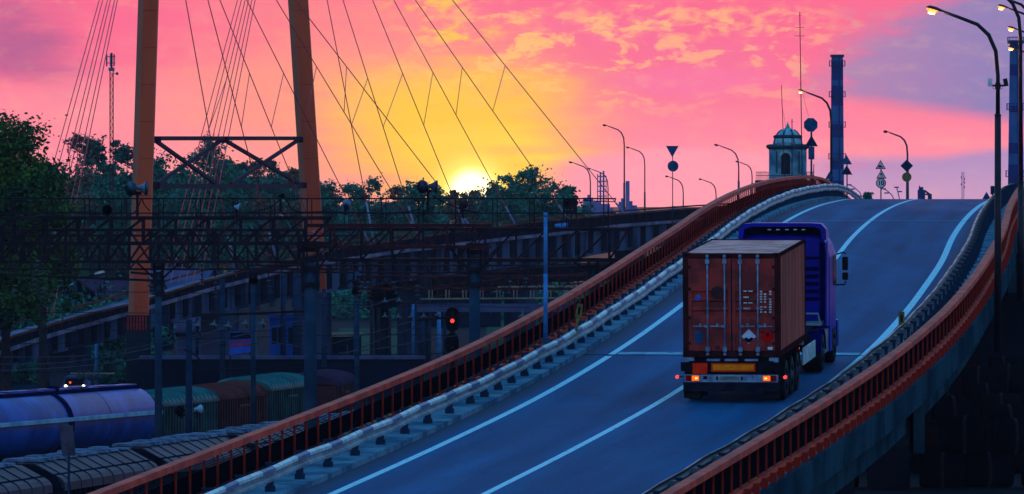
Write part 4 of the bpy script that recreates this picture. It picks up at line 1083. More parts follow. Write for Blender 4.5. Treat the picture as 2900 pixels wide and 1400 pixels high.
mast(535, 19, 905, 1385, 'grey concrete mast carrying two horns in front of the green wagon', D=300)
mast(720, 12, 800, 1070, 'whitish slender mast before the banner', m='pole_blue', rings=3)
mast(711, 9, 845, 1060, 'thin post beside the whitish mast')
mast(802, 15, 782, 1075, 'grey mast standing before the blue building, left one', rings=2)
mast(842, 24, 780, 1090, 'thick grey mast right next to the big near mast', rings=2)
mast(918, 14, 818, 1165, 'bluish slender mast just right of the big near mast', rings=2)
mast(1009, 16, 800, 1130, 'grey mast left of the green lawn', rings=2)
mast(1053, 11, 850, 1100, 'dark thin mast at the left border of the lawn', m='truss')
mast(1072, 9, 870, 1090, 'dark thin mast just right of another at the lawn border', m='truss')
mast(1104, 8, 880, 1080, 'thin dark post standing on the lawn', m='truss')
mast(1170, 9, 860, 1050, 'pale thin post left of the red signal', m='pole_blue')
mast(1196, 14, 900, 1060, 'weathered post with rusty band left of the red signal', rings=2)
mast(1243, 12, 870, 1040, 'pale post right beside the red signal', m='pole_blue')
mast(1260, 10, 880, 1035, 'light concrete post close behind the red signal')
mast(558, 10, 900, 1075, 'narrow post below the pendant insulators', arm=[(-22, 952, 22, 950)])
mast(612, 12, 910, 1065, 'narrow post right of the pendant insulators', arm=[(-22, 952, 22, 950)])
mast(195, 8, 1225, 1700, 'slim post carrying a tall grey board near the hopper wagons', D=205)
o = simple('sign_board', 'tall grey board seen from behind, left foreground above the hopper wagons', 'sign board', MB().prism([at(168, 1204, 204), at(206, 1206, 204), at(214, 1290, 204), at(176, 1292, 204)], (0, .06, 0)), 'pole_gray')
horn(516, 1164, 299, 16, -.7, 'dark horn on the left of the mast before the green wagon', m='horn_dark', ybase=1186, group='pair of horns on the yard mast')
horn(558, 1160, 299, 15, 2.2, 'pale rounded horn on the right of the mast before the green wagon', m='tank_rail', ybase=1184, group='pair of horns on the yard mast')
# catenary cross-arms
for a, b, D, t in (((-60, 775), (438, 795), 262, 'dark cross-arm tube sloping under the left gantry'), ((545, 895), (868, 882), 262, 'dark cross-arm tube reaching left from the big near mast'), ((1182, 907), (1330, 894), 262, 'dark cross-arm tube reaching left from the middle mast'), ((1470, 902), (1536, 895), 262, 'short dark cross-arm behind the blue pole'), ((370, 772), (440, 778), 260, 'short dark arm crossing the pylon leg')):
    simple('cross_arm', t, 'cross-arm', MB().bar(at(*a, D), at(*b, D), .09), 'truss')
# insulator strings and bells
def insulator(px, y0, y1, D, m, label, group, bell=False, tilt=0.0):
    s = sc(D); T = thing('insulator_string' if not bell else 'bell_insulator', label, 'insulator', at(px, y0, D), group)
    b = MB(); L = (y1-y0)/s; n = max(3, int(L/.16))
    if bell:
        R = (y1-y0)/s*.72
        prof = [(0, R*.10), (-.35*L, R*.18), (-.7*L, R*.4), (-.86*L, R), (-L, R*.92)]
        b.tube([(tilt*z, 0, z) for z, r in prof], [r for z, r in prof], 14); b.build('bell', m, T, True)
        MB().tube([(0, 0, -L), (0, 0, -L*1.6)], .03, 6).build('pin', 'truss', T)
    else:
        pts = []; rs = []
        for k in range(n):
            z = -L*(k+.2)/n; pts += [(tilt*z, 0, z), (tilt*(z-.02), 0, z-.02), (tilt*(z-.05), 0, z-.05), (tilt*(z-.06), 0, z-.06)]; rs += [.03, .05, .135, .03]
        b.tube(pts, rs, 12); b.build('discs', m, T, True)
        MB().tube([(0, 0, .25), (0, 0, 0)], .02, 5).build('hanger', 'truss', T)
IG = 'insulator strings hanging from the gantries'
IL = {0: 'dark ribbed insulator string hanging under the left gantry', 1: 'grey ribbed insulator string hanging near the middle masts'}
for i, (px, y0, y1, D, t) in enumerate(((108, 735, 800, 255, .1), (98, 775, 830, 262, 0), (45, 805, 850, 270, .1), (122, 812, 850, 268, .1), (170, 790, 850, 258, -.25), (296, 805, 850, 270, 0), (420, 803, 838, 264, -.4), (462, 800, 820, 270, -.5))):
    insulator(px, y0, y1, D, 'insul', 'dark ribbed insulator string '+('highest under the gantry at the far left', 'just below the highest far-left string', 'leftmost of the far-left group', 'below the far-left group', 'slanting left of the pale lamp mast', 'straight down before the brown roofs', 'slanting along the right side of the orange pylon leg', 'short one right of the mast by the pylon')[i], IG, tilt=t)
for i, (px, y0, y1, D, t) in enumerate(((573, 742, 815, 258, .03), (610, 785, 850, 264, 0), (760, 790, 838, 264, -.15), (1027, 795, 860, 262, .2), (1043, 795, 860, 263, 0), (1112, 795, 840, 266, -.3), (1183, 805, 845, 264, 0), (1445, 792, 840, 262, .1), (1490, 785, 820, 266, 0))):
    insulator(px, y0, y1, D, 'insul', 'grey ribbed insulator string '+('with pale cap over the viaduct handrail', 'right of the pale-capped string', 'left of the big near mast', 'first of a tight pair right of the big mast', 'second of a tight pair right of the big mast', 'slanting beside the tight pair', 'hanging above the red signal', 'hanging over the beige footbridge rail', 'small one left of the blue pole')[i], IG, tilt=t)
for k_, (px, y) in enumerate(((562, 908), (508, 906), (648, 910), (698, 903), (746, 903))):
    insulator(px+(0 if px != 508 else 100), y, y+17, 258, 'insul_lt', ('first', 'second', 'third', 'fourth', 'fifth')[k_]+' pale bell insulator from the left under the long cross-arm', 'bell insulators, left row', True, .2)
for k_, (px, y) in enumerate(((1090, 843), (1130, 841), (1090, 885), (1128, 887), (1165, 886), (1200, 885), (1240, 880))):
    insulator(px, y, y+14, 262, 'insul_lt', 'pale bell insulator '+('left one of the upper two', 'right one of the upper two', 'first from the left of the lower row', 'second of the lower row', 'third of the lower row', 'fourth of the lower row', 'last of the lower row')[k_]+' near the red signal', 'bell insulators, right rows', True)
insulator(1480, 880, 900, 258, 'insul_lt', 'pale bell insulator just left of the blue pole foot', 'bell insulators by the blue pole', True)
T = thing('pin_insulator_row', 'row of dark pin insulators on a rusty arm above the tank wagon', 'insulator', at(250, 1058, 400))
s = sc(400); MB().bar((-50/s, 0, 0), (75/s, 0, 0), .08).build('arm', 'beige', T)
for k in range(5): MB().tube([((-26+14*k)/s, 0, 8/s), ((-26+14*k)/s, 0, -5/s), ((-26+14*k)/s, 0, -15/s), ((-26+14*k)/s, 0, -19/s)], [.05, .13, .13, .05], 10).build('insulator', 'insul', T, True)

# ---------------- colour-light signal
T = thing('railway_signal', 'black railway signal with rounded head showing a red light', 'railway signal', V((at(1281, 0, 300).x, 300, 0))); s = sc(300)
zz = lambda y: H-(y-HY)/s
MB().tube([(0, .15, 0), (0, .15, zz(870))], .11, 10).build('post', 'truss', T)
for yc, hh, w in ((905, 32, 21), (975, 30, 19)):
    pts = []; w_ = w/s; h_ = hh/s
    for k in range(24): a = 2*PI*k/24; pts.append(V((w_*math.cos(a), 0, zz(yc)+max(-1, min(1, math.sin(a)*1.25))*h_)))
    hd = recalc(MB().prism(pts, (0, .12, 0)).build('signal_head', 'black', T))
    for yy in ((888, 909) if yc < 950 else (962, 985)):
        on = yy == 909
        MB().tube([(0, -.01, zz(yy)), (0, -.04, zz(yy))], .085 if on else .07, 16).build('lens', 'red_on' if on else 'glass', hd)
        hs = [[V((math.cos(a)*.11, -d_, zz(yy)+math.sin(a)*.11)) for a in [PI*k/8 for k in range(9)]] for d_ in (.0, .2)]
        MB().sweep(hs, closed=False).build('hood', 'black', hd)
# ---------------- wagons
def axis_thing(name, label, cat, p, q, group):
    p = V(p); q = V(q); L = (q-p).length; d = (q-p)/L; r = V((d.y, -d.x, 0))
    M = Matrix(((r.x, d.x, 0, p.x), (r.y, d.y, 0, p.y), (0, 0, 1, 0), (0, 0, 0, 1)))
    return thing(name, label, cat, M=M, group=group), L
def bogies(T, L):
    for y in (1.6, L-1.6):
        b = MB().rbox(-1.0, 1.0, y-1.1, y+1.1, .45, .8).build('bogie', 'hop_side', T)
        for yy in (y-.85, y+.85):
            for sx in (-1, 1): MB().tube([(sx*.75, yy, .475), (sx*.9, yy, .475)], .475, 18).build('wheel', 'truss', b)
# tank wagon: far end near (458, 1175)
pe = V((-18.6, 346, 0)); ps = V((-27.2, 318, 0))
T, L = axis_thing('tank_wagon', 'blue tank wagon with pale side rail and dark saddle straps', 'tank wagon', ps, pe, 'wagons standing in the yard')
tm = MB(); n = 36; R = 1.5; zc = 2.95
prof = [(0, .05), (.03, .6), (.12, 1.1), (.3, 1.42), (.42, R)]
st = [(y, r) for y, r in prof]+[(L-y, r) for y, r in prof[::-1]]
recalc(tm.sweep([[V((r*math.cos(2*PI*k/n), y, zc+r*math.sin(2*PI*k/n))) for k in range(n)] for y, r in st]).build('tank', 'tank_blue', T, True))
for y in (L-22.8, L-12.4):
    secs = []
    for k in range(25):
        a = -PI*.32+PI*1.64*k/24; wd = .28 if -.2 < a < 3.34 else .28+.5*min(1, max(-a-.2, a-3.34)*1.2)
        secs.append([V(((R+e)*math.cos(a), y+dy, zc+(R+e)*math.sin(a))) for e, dy in ((.005, -wd), (.06, -wd), (.06, wd), (.005, wd))])
    recalc(MB().sweep(secs).build('strap', 'tank_band', T))
MB().rbox(R*.97, R*1.04+.10, .3, L-.2, zc+.15, zc+.33).build('side_rail', 'tank_rail', T)
r_ = random.Random(9)
y = .5
lg = MB().rbox(-.45, .45, .4, L-.4, zc+R-.02, zc+R+.05)
lg.rbox(.46, .55, .4, L-.4, zc+R-.20, zc+R+.02)
lg.build('top_walkway', 'tank_band', T)
while y < L-1.2:
    w = r_.uniform(.7, 1.6); MB().rbox(-.3, .38, y, y+w, zc+R+.055, zc+R+.10+r_.uniform(0, .08)).build('hatch', 'tank_blue', T); y += w+.15
for y in (L-6.9,):
    recalc(MB().sweep([[V(((R+e)*math.cos(a), y+dy, zc+(R+e)*math.sin(a))) for e, dy in ((.001, -.02), (.006, 0), (.001, .02))] for a in [2*PI*k/36 for k in range(37)]]).build('weld_seam', 'tank_band', T))
MB().tube([(.2, L-11.4, zc+R), (.2, L-11.4, zc+R+.28)], .28, 16).build('filler_cap', 'tank_band', T)
bogies(T, L); MB().rbox(-.6, .6, .2, L-.2, .8, 1.45).build('underframe', 'hop_side', T)
# boxcars behind, same track
def boxcar(p, q, m, mr, label, Hh=3.42):
    T, L = axis_thing('goods_wagon', label, 'goods wagon', p, q, 'wagons standing in the yard'); L -= .35
    MB().rbox(-1.5, 1.5, 0, L, 1.2, Hh).build('body', m, T)
    rb_ = MB(); y = .25
    while y < L-.15:
        rb_.rbox(1.502, 1.57, y-.06, y+.06, 1.25, Hh-.06); y += .55
    rb_.rbox(1.502, 1.59, L*.38, L*.62, Hh-.5, Hh-.38)
    rb_.build('side_ribs', m, T)
    arc = [(1.58*math.cos(a), Hh+.05+.52*math.sin(a)) for a in [PI*k/14 for k in range(15)]]
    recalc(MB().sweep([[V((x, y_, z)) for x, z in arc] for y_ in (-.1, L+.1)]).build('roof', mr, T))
    rs = MB(); y = .3
    while y < L:
        rs.sweep([[V((x*1.0, y+dy, z+e)) for dy, e in ((-.12, .004), (0, .12), (.12, .004))] for x, z in arc]); y += .8
    rs.build('roof_ribs', mr, T)
    MB().rbox(1.40, 1.62, -.12, L+.12, Hh-.06, Hh+.05).build('gutter', mr, T)
    bogies(T, L); MB().rbox(-1.3, 1.3, .1, L-.1, .8, 1.19).build('underframe', 'hop_side', T)
bx = lambda px, D: V((at(px, 0, D).x-1.5, D, 0))
boxcar(bx(461, 348), bx(622, 359), 'wag_green', 'wag_green_roof', 'dark green covered goods wagon with ribbed teal roof next to the tank wagon')
boxcar(bx(625, 359.2), bx(764, 370), 'wag_brown', 'wag_brown_roof', 'brown covered goods wagon with ribbed brown roof between two green wagons')
boxcar(bx(767, 370.2), bx(890, 381), 'wag_green', 'wag_green_roof', 'green covered goods wagon behind the brown one, partly behind the big mast', 3.6)
boxcar(bx(950, 383), bx(1010, 392), 'wag_brown', 'roof_brown', 'small brown goods wagon right of the big mast', 3.5)
# nearer hopper train
def hopper(p, q, label, m='hop_roof', big=True):
    T, L = axis_thing('hopper_wagon', label, 'hopper wagon', p, q, 'nearer train of covered hopper wagons'); L -= .6
    prof = [(-1.55, 3.75), (-1.35, 4.05), (-.5, 4.42), (.5, 4.42), (1.35, 4.05), (1.55, 3.75)]
    body = [(1.55, 1.3), (-1.55, 1.3)]
    recalc(MB().sweep([[V((x, y, z)) for x, z in [(-1.5, 1.3), (-1.5, 3.76)]+[(x*.97, z-.01) for x, z in prof]+[(1.5, 3.76), (1.5, 1.3)]] for y in (0, L)]).build('body', 'hop_side', T))
    arc = [(-1.64, 3.50), (-1.62, 3.78), (-1.5, 3.93), (-.55, 4.44), (.55, 4.44), (1.5, 3.93), (1.62, 3.78), (1.64, 3.50)]
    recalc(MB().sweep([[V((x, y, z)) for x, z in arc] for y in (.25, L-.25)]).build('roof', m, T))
    rs = MB(); y = 1.0
    while y < L-.3:
        rs.sweep([[V((x*1.003, y+dy, z+e)) for dy, e in ((-.04, .0), (0, .035), (.04, .0))] for x, z in arc]); y += 1.55
    rs.build('roof_seams', 'hop_side', T)
    y = .5; r_ = random.Random(int(p[1]))
    while y < L-1.2:
        for dx_ in (-.42, .30):
            w = r_.uniform(1.0, 1.35); h_ = r_.uniform(.06, .14)
            recalc(MB().sweep([[V((dx_+a*.30, y+.1+t*w, 4.47+b*h_)) for a, b in ((-1, 0), (-.8, 1), (.8, 1), (1, 0))] for t in (0, .08, .85, 1.0)]).build('hatch', 'hatch', T))
        y += 1.5
    ex = MB(); y = .3
    while y < L-.2: ex.rbox(1.502, 1.60, y-.07, y+.07, 1.35, 3.6); y += .75
    ex.build('side_ribs', 'hop_side', T)
    bogies(T, L)
hx = lambda D: V((-15.9+(D-250)*.19, D, 0))
hopper(hx(228), hx(243.2), 'grey covered hopper wagon at the very lower left corner')
hopper(hx(243.8), hx(258.5), 'grey covered hopper wagon with a row of roof hatches, below the tank wagon')
hopper(hx(259.2), hx(273.5), 'grey covered hopper wagon behind the horn mast')
hopper(hx(274.2), hx(288), 'farther grey hopper wagon just left of the orange railing')
hopper(hx(288.6), hx(304), 'farthest hopper wagon with a green roof beside the railing', 'wag_green_roof')
for dx_ in (-.76, .76):
    for bse in (0, 1):
        a = hx(205)+V((dx_, 0, .1)) if not bse else ps+V((-6+dx_, -20, .1))
        b_ = hx(420)+V((dx_, 0, .1)) if not bse else V((8+dx_, 470, .1))
        simple('rail', 'steel rail of the %s track, %s one' % (('near', 'far')[bse], 'left' if dx_ < 0 else 'right'), 'rail', MB().bar(a, b_, .07, .15), 'truss_red')

# ---------------- buildings
def house(px, D, w, d, h, rise, ang, wm, rm, label, yoff=0, wins=2, name='house', cat='house'):
    M = Matrix.Translation((at(px, 0, D).x, D, 0)) @ Matrix.Rotation(math.radians(ang), 4, 'Z')
    T = thing(name, label, cat, M=M)
    MB().rbox(-w/2, w/2, -d/2, d/2, 0, h).build('wall', wm, T)
    if rise > 0:
        for y in (-d/2, d/2-.02): recalc(MB().prism([(-w/2, y, h+.003), (w/2, y, h+.003), (0, y, h+rise)], (0, .02, 0)).build('gable', wm, T))
        for sx in (-1, 1):
            sec = [V((0, 0, h+rise+.12)), V((sx*(w/2+.45), 0, h-.12)), V((sx*(w/2+.45), 0, h-.26)), V((0, 0, h+rise-.02))]
            recalc(MB().sweep([[p+V((0, y, 0)) for p in sec] for y in (-d/2-.4, d/2+.4)]).build('roof', rm, T))
        MB().rbox(w*.18, w*.18+.6, .4, 1.0, h+rise*.4, h+rise+.7).build('chimney', 'wall_dk', T)
    else: MB().rbox(-w/2-.15, w/2+.15, -d/2-.15, d/2+.15, h+.002, h+.25).build('roof', rm, T)
    for k in range(wins):
        x = -w/2+w*(k+.5)/wins
        wo_ = MB().rbox(x-.5, x+.5, -d/2-.03, -d/2-.003, h*.40, h*.78).build('window', 'win', T)
        MB().rbox(x-.03, x+.03, -d/2-.05, -d/2-.031, h*.40, h*.78).build('frame', 'wall_lt', wo_)
    return T
house(330, 640, 8.5, 7, 3.9, 2.4, 62, 'wall_dk', 'roof_brown', 'brown-roofed house left of the pylon leg, behind the viaduct')
house(255, 610, 6, 6, 3.7, 1.8, 25, 'wall_lt', 'roof_brown', 'low house with pale wall and brown roof behind the lamp mast')
house(505, 700, 8, 7, 4.6, 2.2, 70, 'wall_lt', 'wall_lt', 'house with pale lilac roof behind the viaduct, right of the pylon leg')
house(150, 590, 7, 6, 5.5, 2.6, 10, 'wall_dk', 'roof_brown', 'dim house between the left tree and the lamp mast')
house(560, 556, 3.2, 4, 2.9, 0, 0, 'wall_lt', 'wall_dk', 'pale graffiti-marked block under the viaduct', wins=0, name='block', cat='building')
house(836, 600, 4.2, 5, 3.6, 0, 0, 'blue_bld', 'blue_bld', 'bright blue building under the viaduct behind the masts', wins=3, name='building', cat='building')
house(950, 560, 4.0, 5, 2.8, 0, 0, 'wall_dk', 'beige', 'dim block with stained wall left of the lawn', wins=2, name='building', cat='building')
house(1140, 820, 8, 5, 3.2, 1.6, 12, 'wall_dk', 'roof_brown', 'dim low house behind the lawn', name='house')
house(1300, 760, 9, 5, 3.4, 0, 0, 'wall_dk', 'wall_dk', 'dark flat building beyond the red signal', wins=4, name='building', cat='building')
T = thing('advert_banner', 'tilted red and blue advertising banner under the viaduct', 'banner', at(685, 975, 470)); s = sc(470)
qb = lambda x, y, d=0.0: V(((x-685)/s, d, (975-y)/s))
MB().prism([qb(649, 940), qb(722, 936), qb(722, 996), qb(650, 1006)], (0, .08, 0)).build('board', 'banner_blue', T)
MB().prism([qb(653, 967, -.02), qb(718, 962, -.02), qb(718, 978, -.02), qb(653, 984, -.02)], (0, .015, 0)).build('red_band', 'banner_red', T)
MB().prism([qb(651, 943, -.02), qb(718, 940, -.02), qb(718, 958, -.02), qb(651, 962, -.02)], (0, .015, 0)).build('dark_band', 'wall_dk', T)
r_ = random.Random(2)
for k in range(9): x = 660+6*k; MB().prism([qb(x, 970-.07*(x-653), -.03), qb(x+3.5, 970-.07*(x-653), -.03), qb(x+3.5, 979-.07*(x-653), -.03), qb(x, 979-.07*(x-653), -.03)], (0, .008, 0)).build('blurred_letter', 'banner_blue', T)
for x in (652, 718): MB().bar(qb(x, 1000, .12), qb(x, 1190, .12), .1).build('post', 'truss', T)
T = thing('retaining_wall', 'long dark wall with a pale coping between pylon and yard', 'wall', V((-19, 480, 0)))
MB().rbox(-6.2, 13, 0, .5, 0, 2.75).build('wall_face', 'wall_dk', T); MB().rbox(-6.3, 13.1, -.1, .6, 2.753, 3.0).build('coping', 'wall_lt', T)
T = thing('yard_fence', 'row of upright fence slats along the yard, right of the big mast', 'fence', V((-13, 430, 0)))
for x in range(0, 24): MB().rbox(x*.42, x*.42+.3, 0, .06, 0, 1.9+.1*(x % 3)).build('slat', 'wall_dk', T)
# vehicles on the side street, mostly hidden behind the tank wagon
def vehicle(px, D, label, van, z=0.0, lit=True):
    T = thing('parked_van' if van else 'parked_car', label, 'van' if van else 'car', V((at(px, 0, D).x, D, z)))
    hh = 2.0 if van else 1.4
    sec = [(-.85, .35), (.85, .35), (.88, hh*.55), (.70, hh), (-.70, hh), (-.88, hh*.55)]
    recalc(MB().sweep([[V((x, y, z_)) for x, z_ in sec] for y in (.15, 4.2)]).build('body', 'wall_lt', T))
    MB().prism([(-.66, .13, hh*.60), (.66, .13, hh*.60), (.58, .13, hh*.92), (-.58, .13, hh*.92)], (0, .02, 0)).build('windscreen', 'win', T)
    for sx in (-1, 1):
        MB().tube([(sx*.6, .13, .75), (sx*.6, .08, .75)], .095, 12).build('headlight', 'head_light' if lit else 'glass', T)
        for y in (.9, 3.4): MB().tube([(sx*.72, y, .33), (sx*.88, y, .33)], .33, 14).build('wheel', 'rubber', T)
    if lit: MB().tube([(-.30, .13, 1.0), (-.30, .08, 1.0)], .075, 10).build('amber_light', 'amber', T)
    return T
vehicle(171, 492, 'pale unlit van standing behind the tank wagon', True, .55, False)
vehicle(211, 478, 'car with lit headlights facing us behind the tank wagon', False, .22)

# ---------------- domed tower
DT = 900; s = sc(DT); T = thing('domed_tower', 'old pale blue plaster tower with ribbed dome, spire and arched opening', 'tower', V((at(2231, 0, DT).x, DT, 0)))
zz = lambda y: H-(y-HY)/s
u = 1/s
def oct_(w, dp, ch, y, z): return [V((a*w, y+b*dp, z)) for a, b in ((-1, -1+ch), (-1+ch, -1), (1-ch, -1), (1, -1+ch), (1, 1-ch), (1-ch, 1), (-1+ch, 1), (-1, 1-ch))]
hw = 52*u
body = MB().sweep([oct_(hw, hw, .34, 0, 0), oct_(hw, hw, .34, 0, zz(424))]); recalc(body.build('body', 'plaster', T))
ar = []
for a in [PI*k/12 for k in range(13)]: ar.append((math.cos(a)*13*u, zz(447)+math.sin(a)*13*u))
op = recalc(MB().prism([(x, -hw-.02, z) for x, z in [(-13*u, zz(494)), (13*u, zz(494))]+ar], (0, .018, 0)).build('arched_opening', 'win', T)); op.location.x = -8*u
su = MB(); pr2 = []
for k in range(13): a = PI*k/12; pr2.append([V((math.cos(a)*r*u-8*u, -hw-y_, zz(447)+math.sin(a)*r*u)) for r, y_ in ((14, 0), (20, 0), (20, .12), (14, .12))])
recalc(su.sweep(pr2).build('arch_moulding', 'dome_pale', T))
cor = []
for w_, z in ((52, 424), (56, 421), (60, 417), (59, 411), (52, 409)): cor.append(oct_(w_*u, w_*u, .30, 0, zz(z)))
recalc(MB().sweep(cor).build('cornice', 'dome', T))
pd = []                                             # raised curved pediment over the arch
for k in range(11): a = PI*k/10; pd.append((math.cos(a)*26*u-8*u, zz(413)+math.sin(a)*9*u))
recalc(MB().prism([(x, -60*u-.1, z) for x, z in pd], (0, 20*u, 0)).build('pediment', 'plaster', T))
dm = []; n = 24
for w_, y_ in ((43, 412), (41, 400), (38, 391), (34, 383), (27, 374), (18, 368), (9, 364), (6, 361), (3.5, 355), (1.5, 349), (.4, 343)):
    dm.append([V((math.cos(2*PI*k/n)*w_*u, math.sin(2*PI*k/n)*w_*u, zz(y_))) for k in range(n)])
recalc(MB().sweep(dm[:7]).build('dome', 'dome_pale', T, True))
recalc(MB().sweep(dm[6:]).build('spire', 'dome_pale', T, True))
for k in range(8):
    a = 2*PI*k/8+PI/8; MB().tube([(math.cos(a)*(w_+.8)*u, math.sin(a)*(w_+.8)*u, zz(y_)) for w_, y_ in ((43, 412), (41, 400), (38, 391), (34, 383), (27, 374), (18, 368))], .09, 6).build('rib', 'dome', T)
recalc(MB().sweep([[V((math.cos(2*PI*k/n)*w_*u, math.sin(2*PI*k/n)*w_*u, zz(y_))) for k in range(n)] for w_, y_ in ((39.5, 392), (42, 388), (38, 383))]).build('dome_band', 'sign_back_dk', T))
for x, w_ in ((30, .9), (-34, .7)): MB().rbox((x-2)*u, (x+2)*u, -hw*.66-1.2, -hw*.66-.9, zz(490), zz(430)).build('pilaster', 'dome', T)
MB().rbox(-90*u, 75*u, -4.2, 3.6, 0, zz(511)).build('lower_building', 'wall_dk', T)
BL = MB()
for x0, x1 in ((-93, 72),):
    x = x0
    while x <= x1:
        BL.bar((x*u, -4.1, zz(511)), (x*u, -4.1, zz(487 if x < -55 or x > 40 else 496)), .05); x += 3.2 if x < -60 or x > 50 else 6
    BL.bar((x0*u, -4.1, zz(498)), (x1*u, -4.1, zz(498)), .07); BL.bar((x0*u, -4.1, zz(488)), (-62*u, -4.1, zz(488)), .07); BL.bar((50*u, -4.1, zz(488)), (x1*u, -4.1, zz(488)), .07)
BL.build('balcony_railing', 'sign_back_dk', T)
def thinmast(px, yt, px2, D, label, yagi=(), guys=(), r=.05, yb=520):
    s_ = sc(D); T = thing('antenna_mast', label, 'antenna', at(px2, yb, D))
    h = (yb-yt)/s_; dx_ = (px-px2)/s_
    MB().tube([(0, 0, -8), (0, 0, 0), (dx_, 0, h)], [r, r, r*.7], 6).build('pole', 'truss', T)
    for yy, w_ in yagi: MB().bar((dx_-w_/s_, 0, (yb-yy)/s_), (dx_+w_/s_, 0, (yb-yy)/s_), .05).build('antenna', 'truss', T)
    for yy, w_ in yagi[:1]:
        for k in range(4): MB().bar((dx_-.15-.18*k, -.4, (yb-yy-6-5*k)/s_), (dx_-.15-.18*k, .4, (yb-yy-6-5*k)/s_), .04).build('element', 'truss', T)
    for yy, gx, gy in guys: MB().tube([(dx_, 0, (yb-yy)/s_), ((gx-px2)/s_, 0, (yb-gy)/s_)], .02, 4).build('guy_wire', 'cable', T)
thinmast(2265, 35, 2272, 860, 'very tall thin antenna mast rising behind the domed tower', yagi=((78, 13), (102, 14), (45, 4)), guys=((235, 2290, 330),), r=.075)
thinmast(2213, 242, 2223, 880, 'thin whip antenna mast left of the dome spire', guys=((290, 2226, 362),), r=.06)
thinmast(2243, 337, 2243, 870, 'short pole antenna in front of the dome', yagi=((345, 4),), r=.08)
thinmast(2305, 465, 2303, 870, 'short spiked antenna right of the domed tower', r=.08)
# ---------------- chimneys
def chimney(px, yt, D, wt, wb, bands, plats, label, yb=560):
    s_ = sc(D); T = thing('factory_chimney', label, 'chimney', V((at(px, 0, D).x, D, 0)), 'tall banded factory chimneys')
    z_ = lambda y: H-(y-HY)/s_
    ztop = z_(yt)
    def rad(z): t = z/ztop; return (wb+(wt-wb)*t)/s_/2
    ys = [yt]+[b for b, _ in bands]; prev = yt
    for i, (b, m) in enumerate(bands):
        z1 = z_(prev); z0 = z_(b) if i < len(bands)-1 else 0
        MB().tube([(0, 0, z0), (0, 0, z1)], [rad(z0), rad(z1)], 28, cap=(i == 0)).build('band', m, T, True); prev = b
    for y in plats:
        z = z_(y); r = rad(z)
        pl = MB().tube([(0, 0, z-.12), (0, 0, z)], r+.5, 24)
        po = pl.build('platform', 'chim_blue', T)
        rl = MB(); k = 0
        for k in range(16): a = 2*PI*k/16; rl.bar((math.cos(a)*(r+.46), math.sin(a)*(r+.46), z), (math.cos(a)*(r+.46), math.sin(a)*(r+.46), z+1.1), .07)
        rl.tube([(math.cos(2*PI*k/16)*(r+.46), math.sin(2*PI*k/16)*(r+.46), z+1.1) for k in range(17)], .05, 4)
        rl.build('platform_rail', 'chim_blue', po)
    MB().tube([(0, 0, ztop), (0, 0, ztop+.5)], [rad(ztop)+.25, rad(ztop)+.25], 28).build('rim', 'sign_back_dk', T)
    MB().bar((rad(0)*.3, -rad(0)-.1, 0), (rad(ztop)*.3, -rad(ztop)-.1, ztop), .3, .1).build('ladder', 'chim_blue', T)
CBm, CPm = 'chim_blue', 'chim_pale'
chimney(2371, 162, 1500, 33, 42, [(180, CPm), (227, CBm), (243, CPm), (300, CBm), (352, CPm), (390, CBm), (455, CPm), (480, CBm), (512, CPm), (560, CBm)], (187, 274, 360, 450), 'slim blue and pale banded factory chimney right of the domed tower')
chimney(2877, 122, 1350, 34, 52, [(143, CBm), (183, CPm), (215, CBm), (300, CPm), (318, CBm), (405, CPm), (436, CBm), (466, CPm), (620, CBm)], (122, 310, 500), 'thick blue and pale banded factory chimney at the right edge')
# ---------------- far industry, silhouettes kilometres away
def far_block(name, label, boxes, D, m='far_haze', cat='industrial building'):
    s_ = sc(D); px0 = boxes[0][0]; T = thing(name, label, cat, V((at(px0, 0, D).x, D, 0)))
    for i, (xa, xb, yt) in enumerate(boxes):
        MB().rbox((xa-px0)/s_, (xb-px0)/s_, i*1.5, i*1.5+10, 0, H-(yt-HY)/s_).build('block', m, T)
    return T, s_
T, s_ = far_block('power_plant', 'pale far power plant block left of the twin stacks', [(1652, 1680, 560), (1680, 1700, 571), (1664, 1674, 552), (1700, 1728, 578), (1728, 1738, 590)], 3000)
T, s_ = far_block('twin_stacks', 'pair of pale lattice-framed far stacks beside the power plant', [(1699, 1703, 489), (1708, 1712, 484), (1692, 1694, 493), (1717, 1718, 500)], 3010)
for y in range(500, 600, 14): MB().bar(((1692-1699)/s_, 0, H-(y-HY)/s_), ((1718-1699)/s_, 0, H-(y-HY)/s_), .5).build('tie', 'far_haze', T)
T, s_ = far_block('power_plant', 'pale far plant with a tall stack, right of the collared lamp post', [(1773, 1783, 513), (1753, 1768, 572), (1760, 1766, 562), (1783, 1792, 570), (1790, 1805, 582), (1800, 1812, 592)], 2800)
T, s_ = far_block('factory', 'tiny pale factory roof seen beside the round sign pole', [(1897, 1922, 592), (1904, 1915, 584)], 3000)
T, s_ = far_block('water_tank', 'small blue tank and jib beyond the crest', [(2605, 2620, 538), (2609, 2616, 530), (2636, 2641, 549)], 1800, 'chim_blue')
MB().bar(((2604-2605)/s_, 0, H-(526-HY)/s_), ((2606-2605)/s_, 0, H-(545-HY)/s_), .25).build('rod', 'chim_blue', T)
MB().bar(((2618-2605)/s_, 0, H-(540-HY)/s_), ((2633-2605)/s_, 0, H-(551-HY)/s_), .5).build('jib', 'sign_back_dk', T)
MB().bar(((2618-2605)/s_, 0, H-(550-HY)/s_), ((2633-2605)/s_, 0, H-(553-HY)/s_), .4).build('jib', 'sign_back_dk', T)
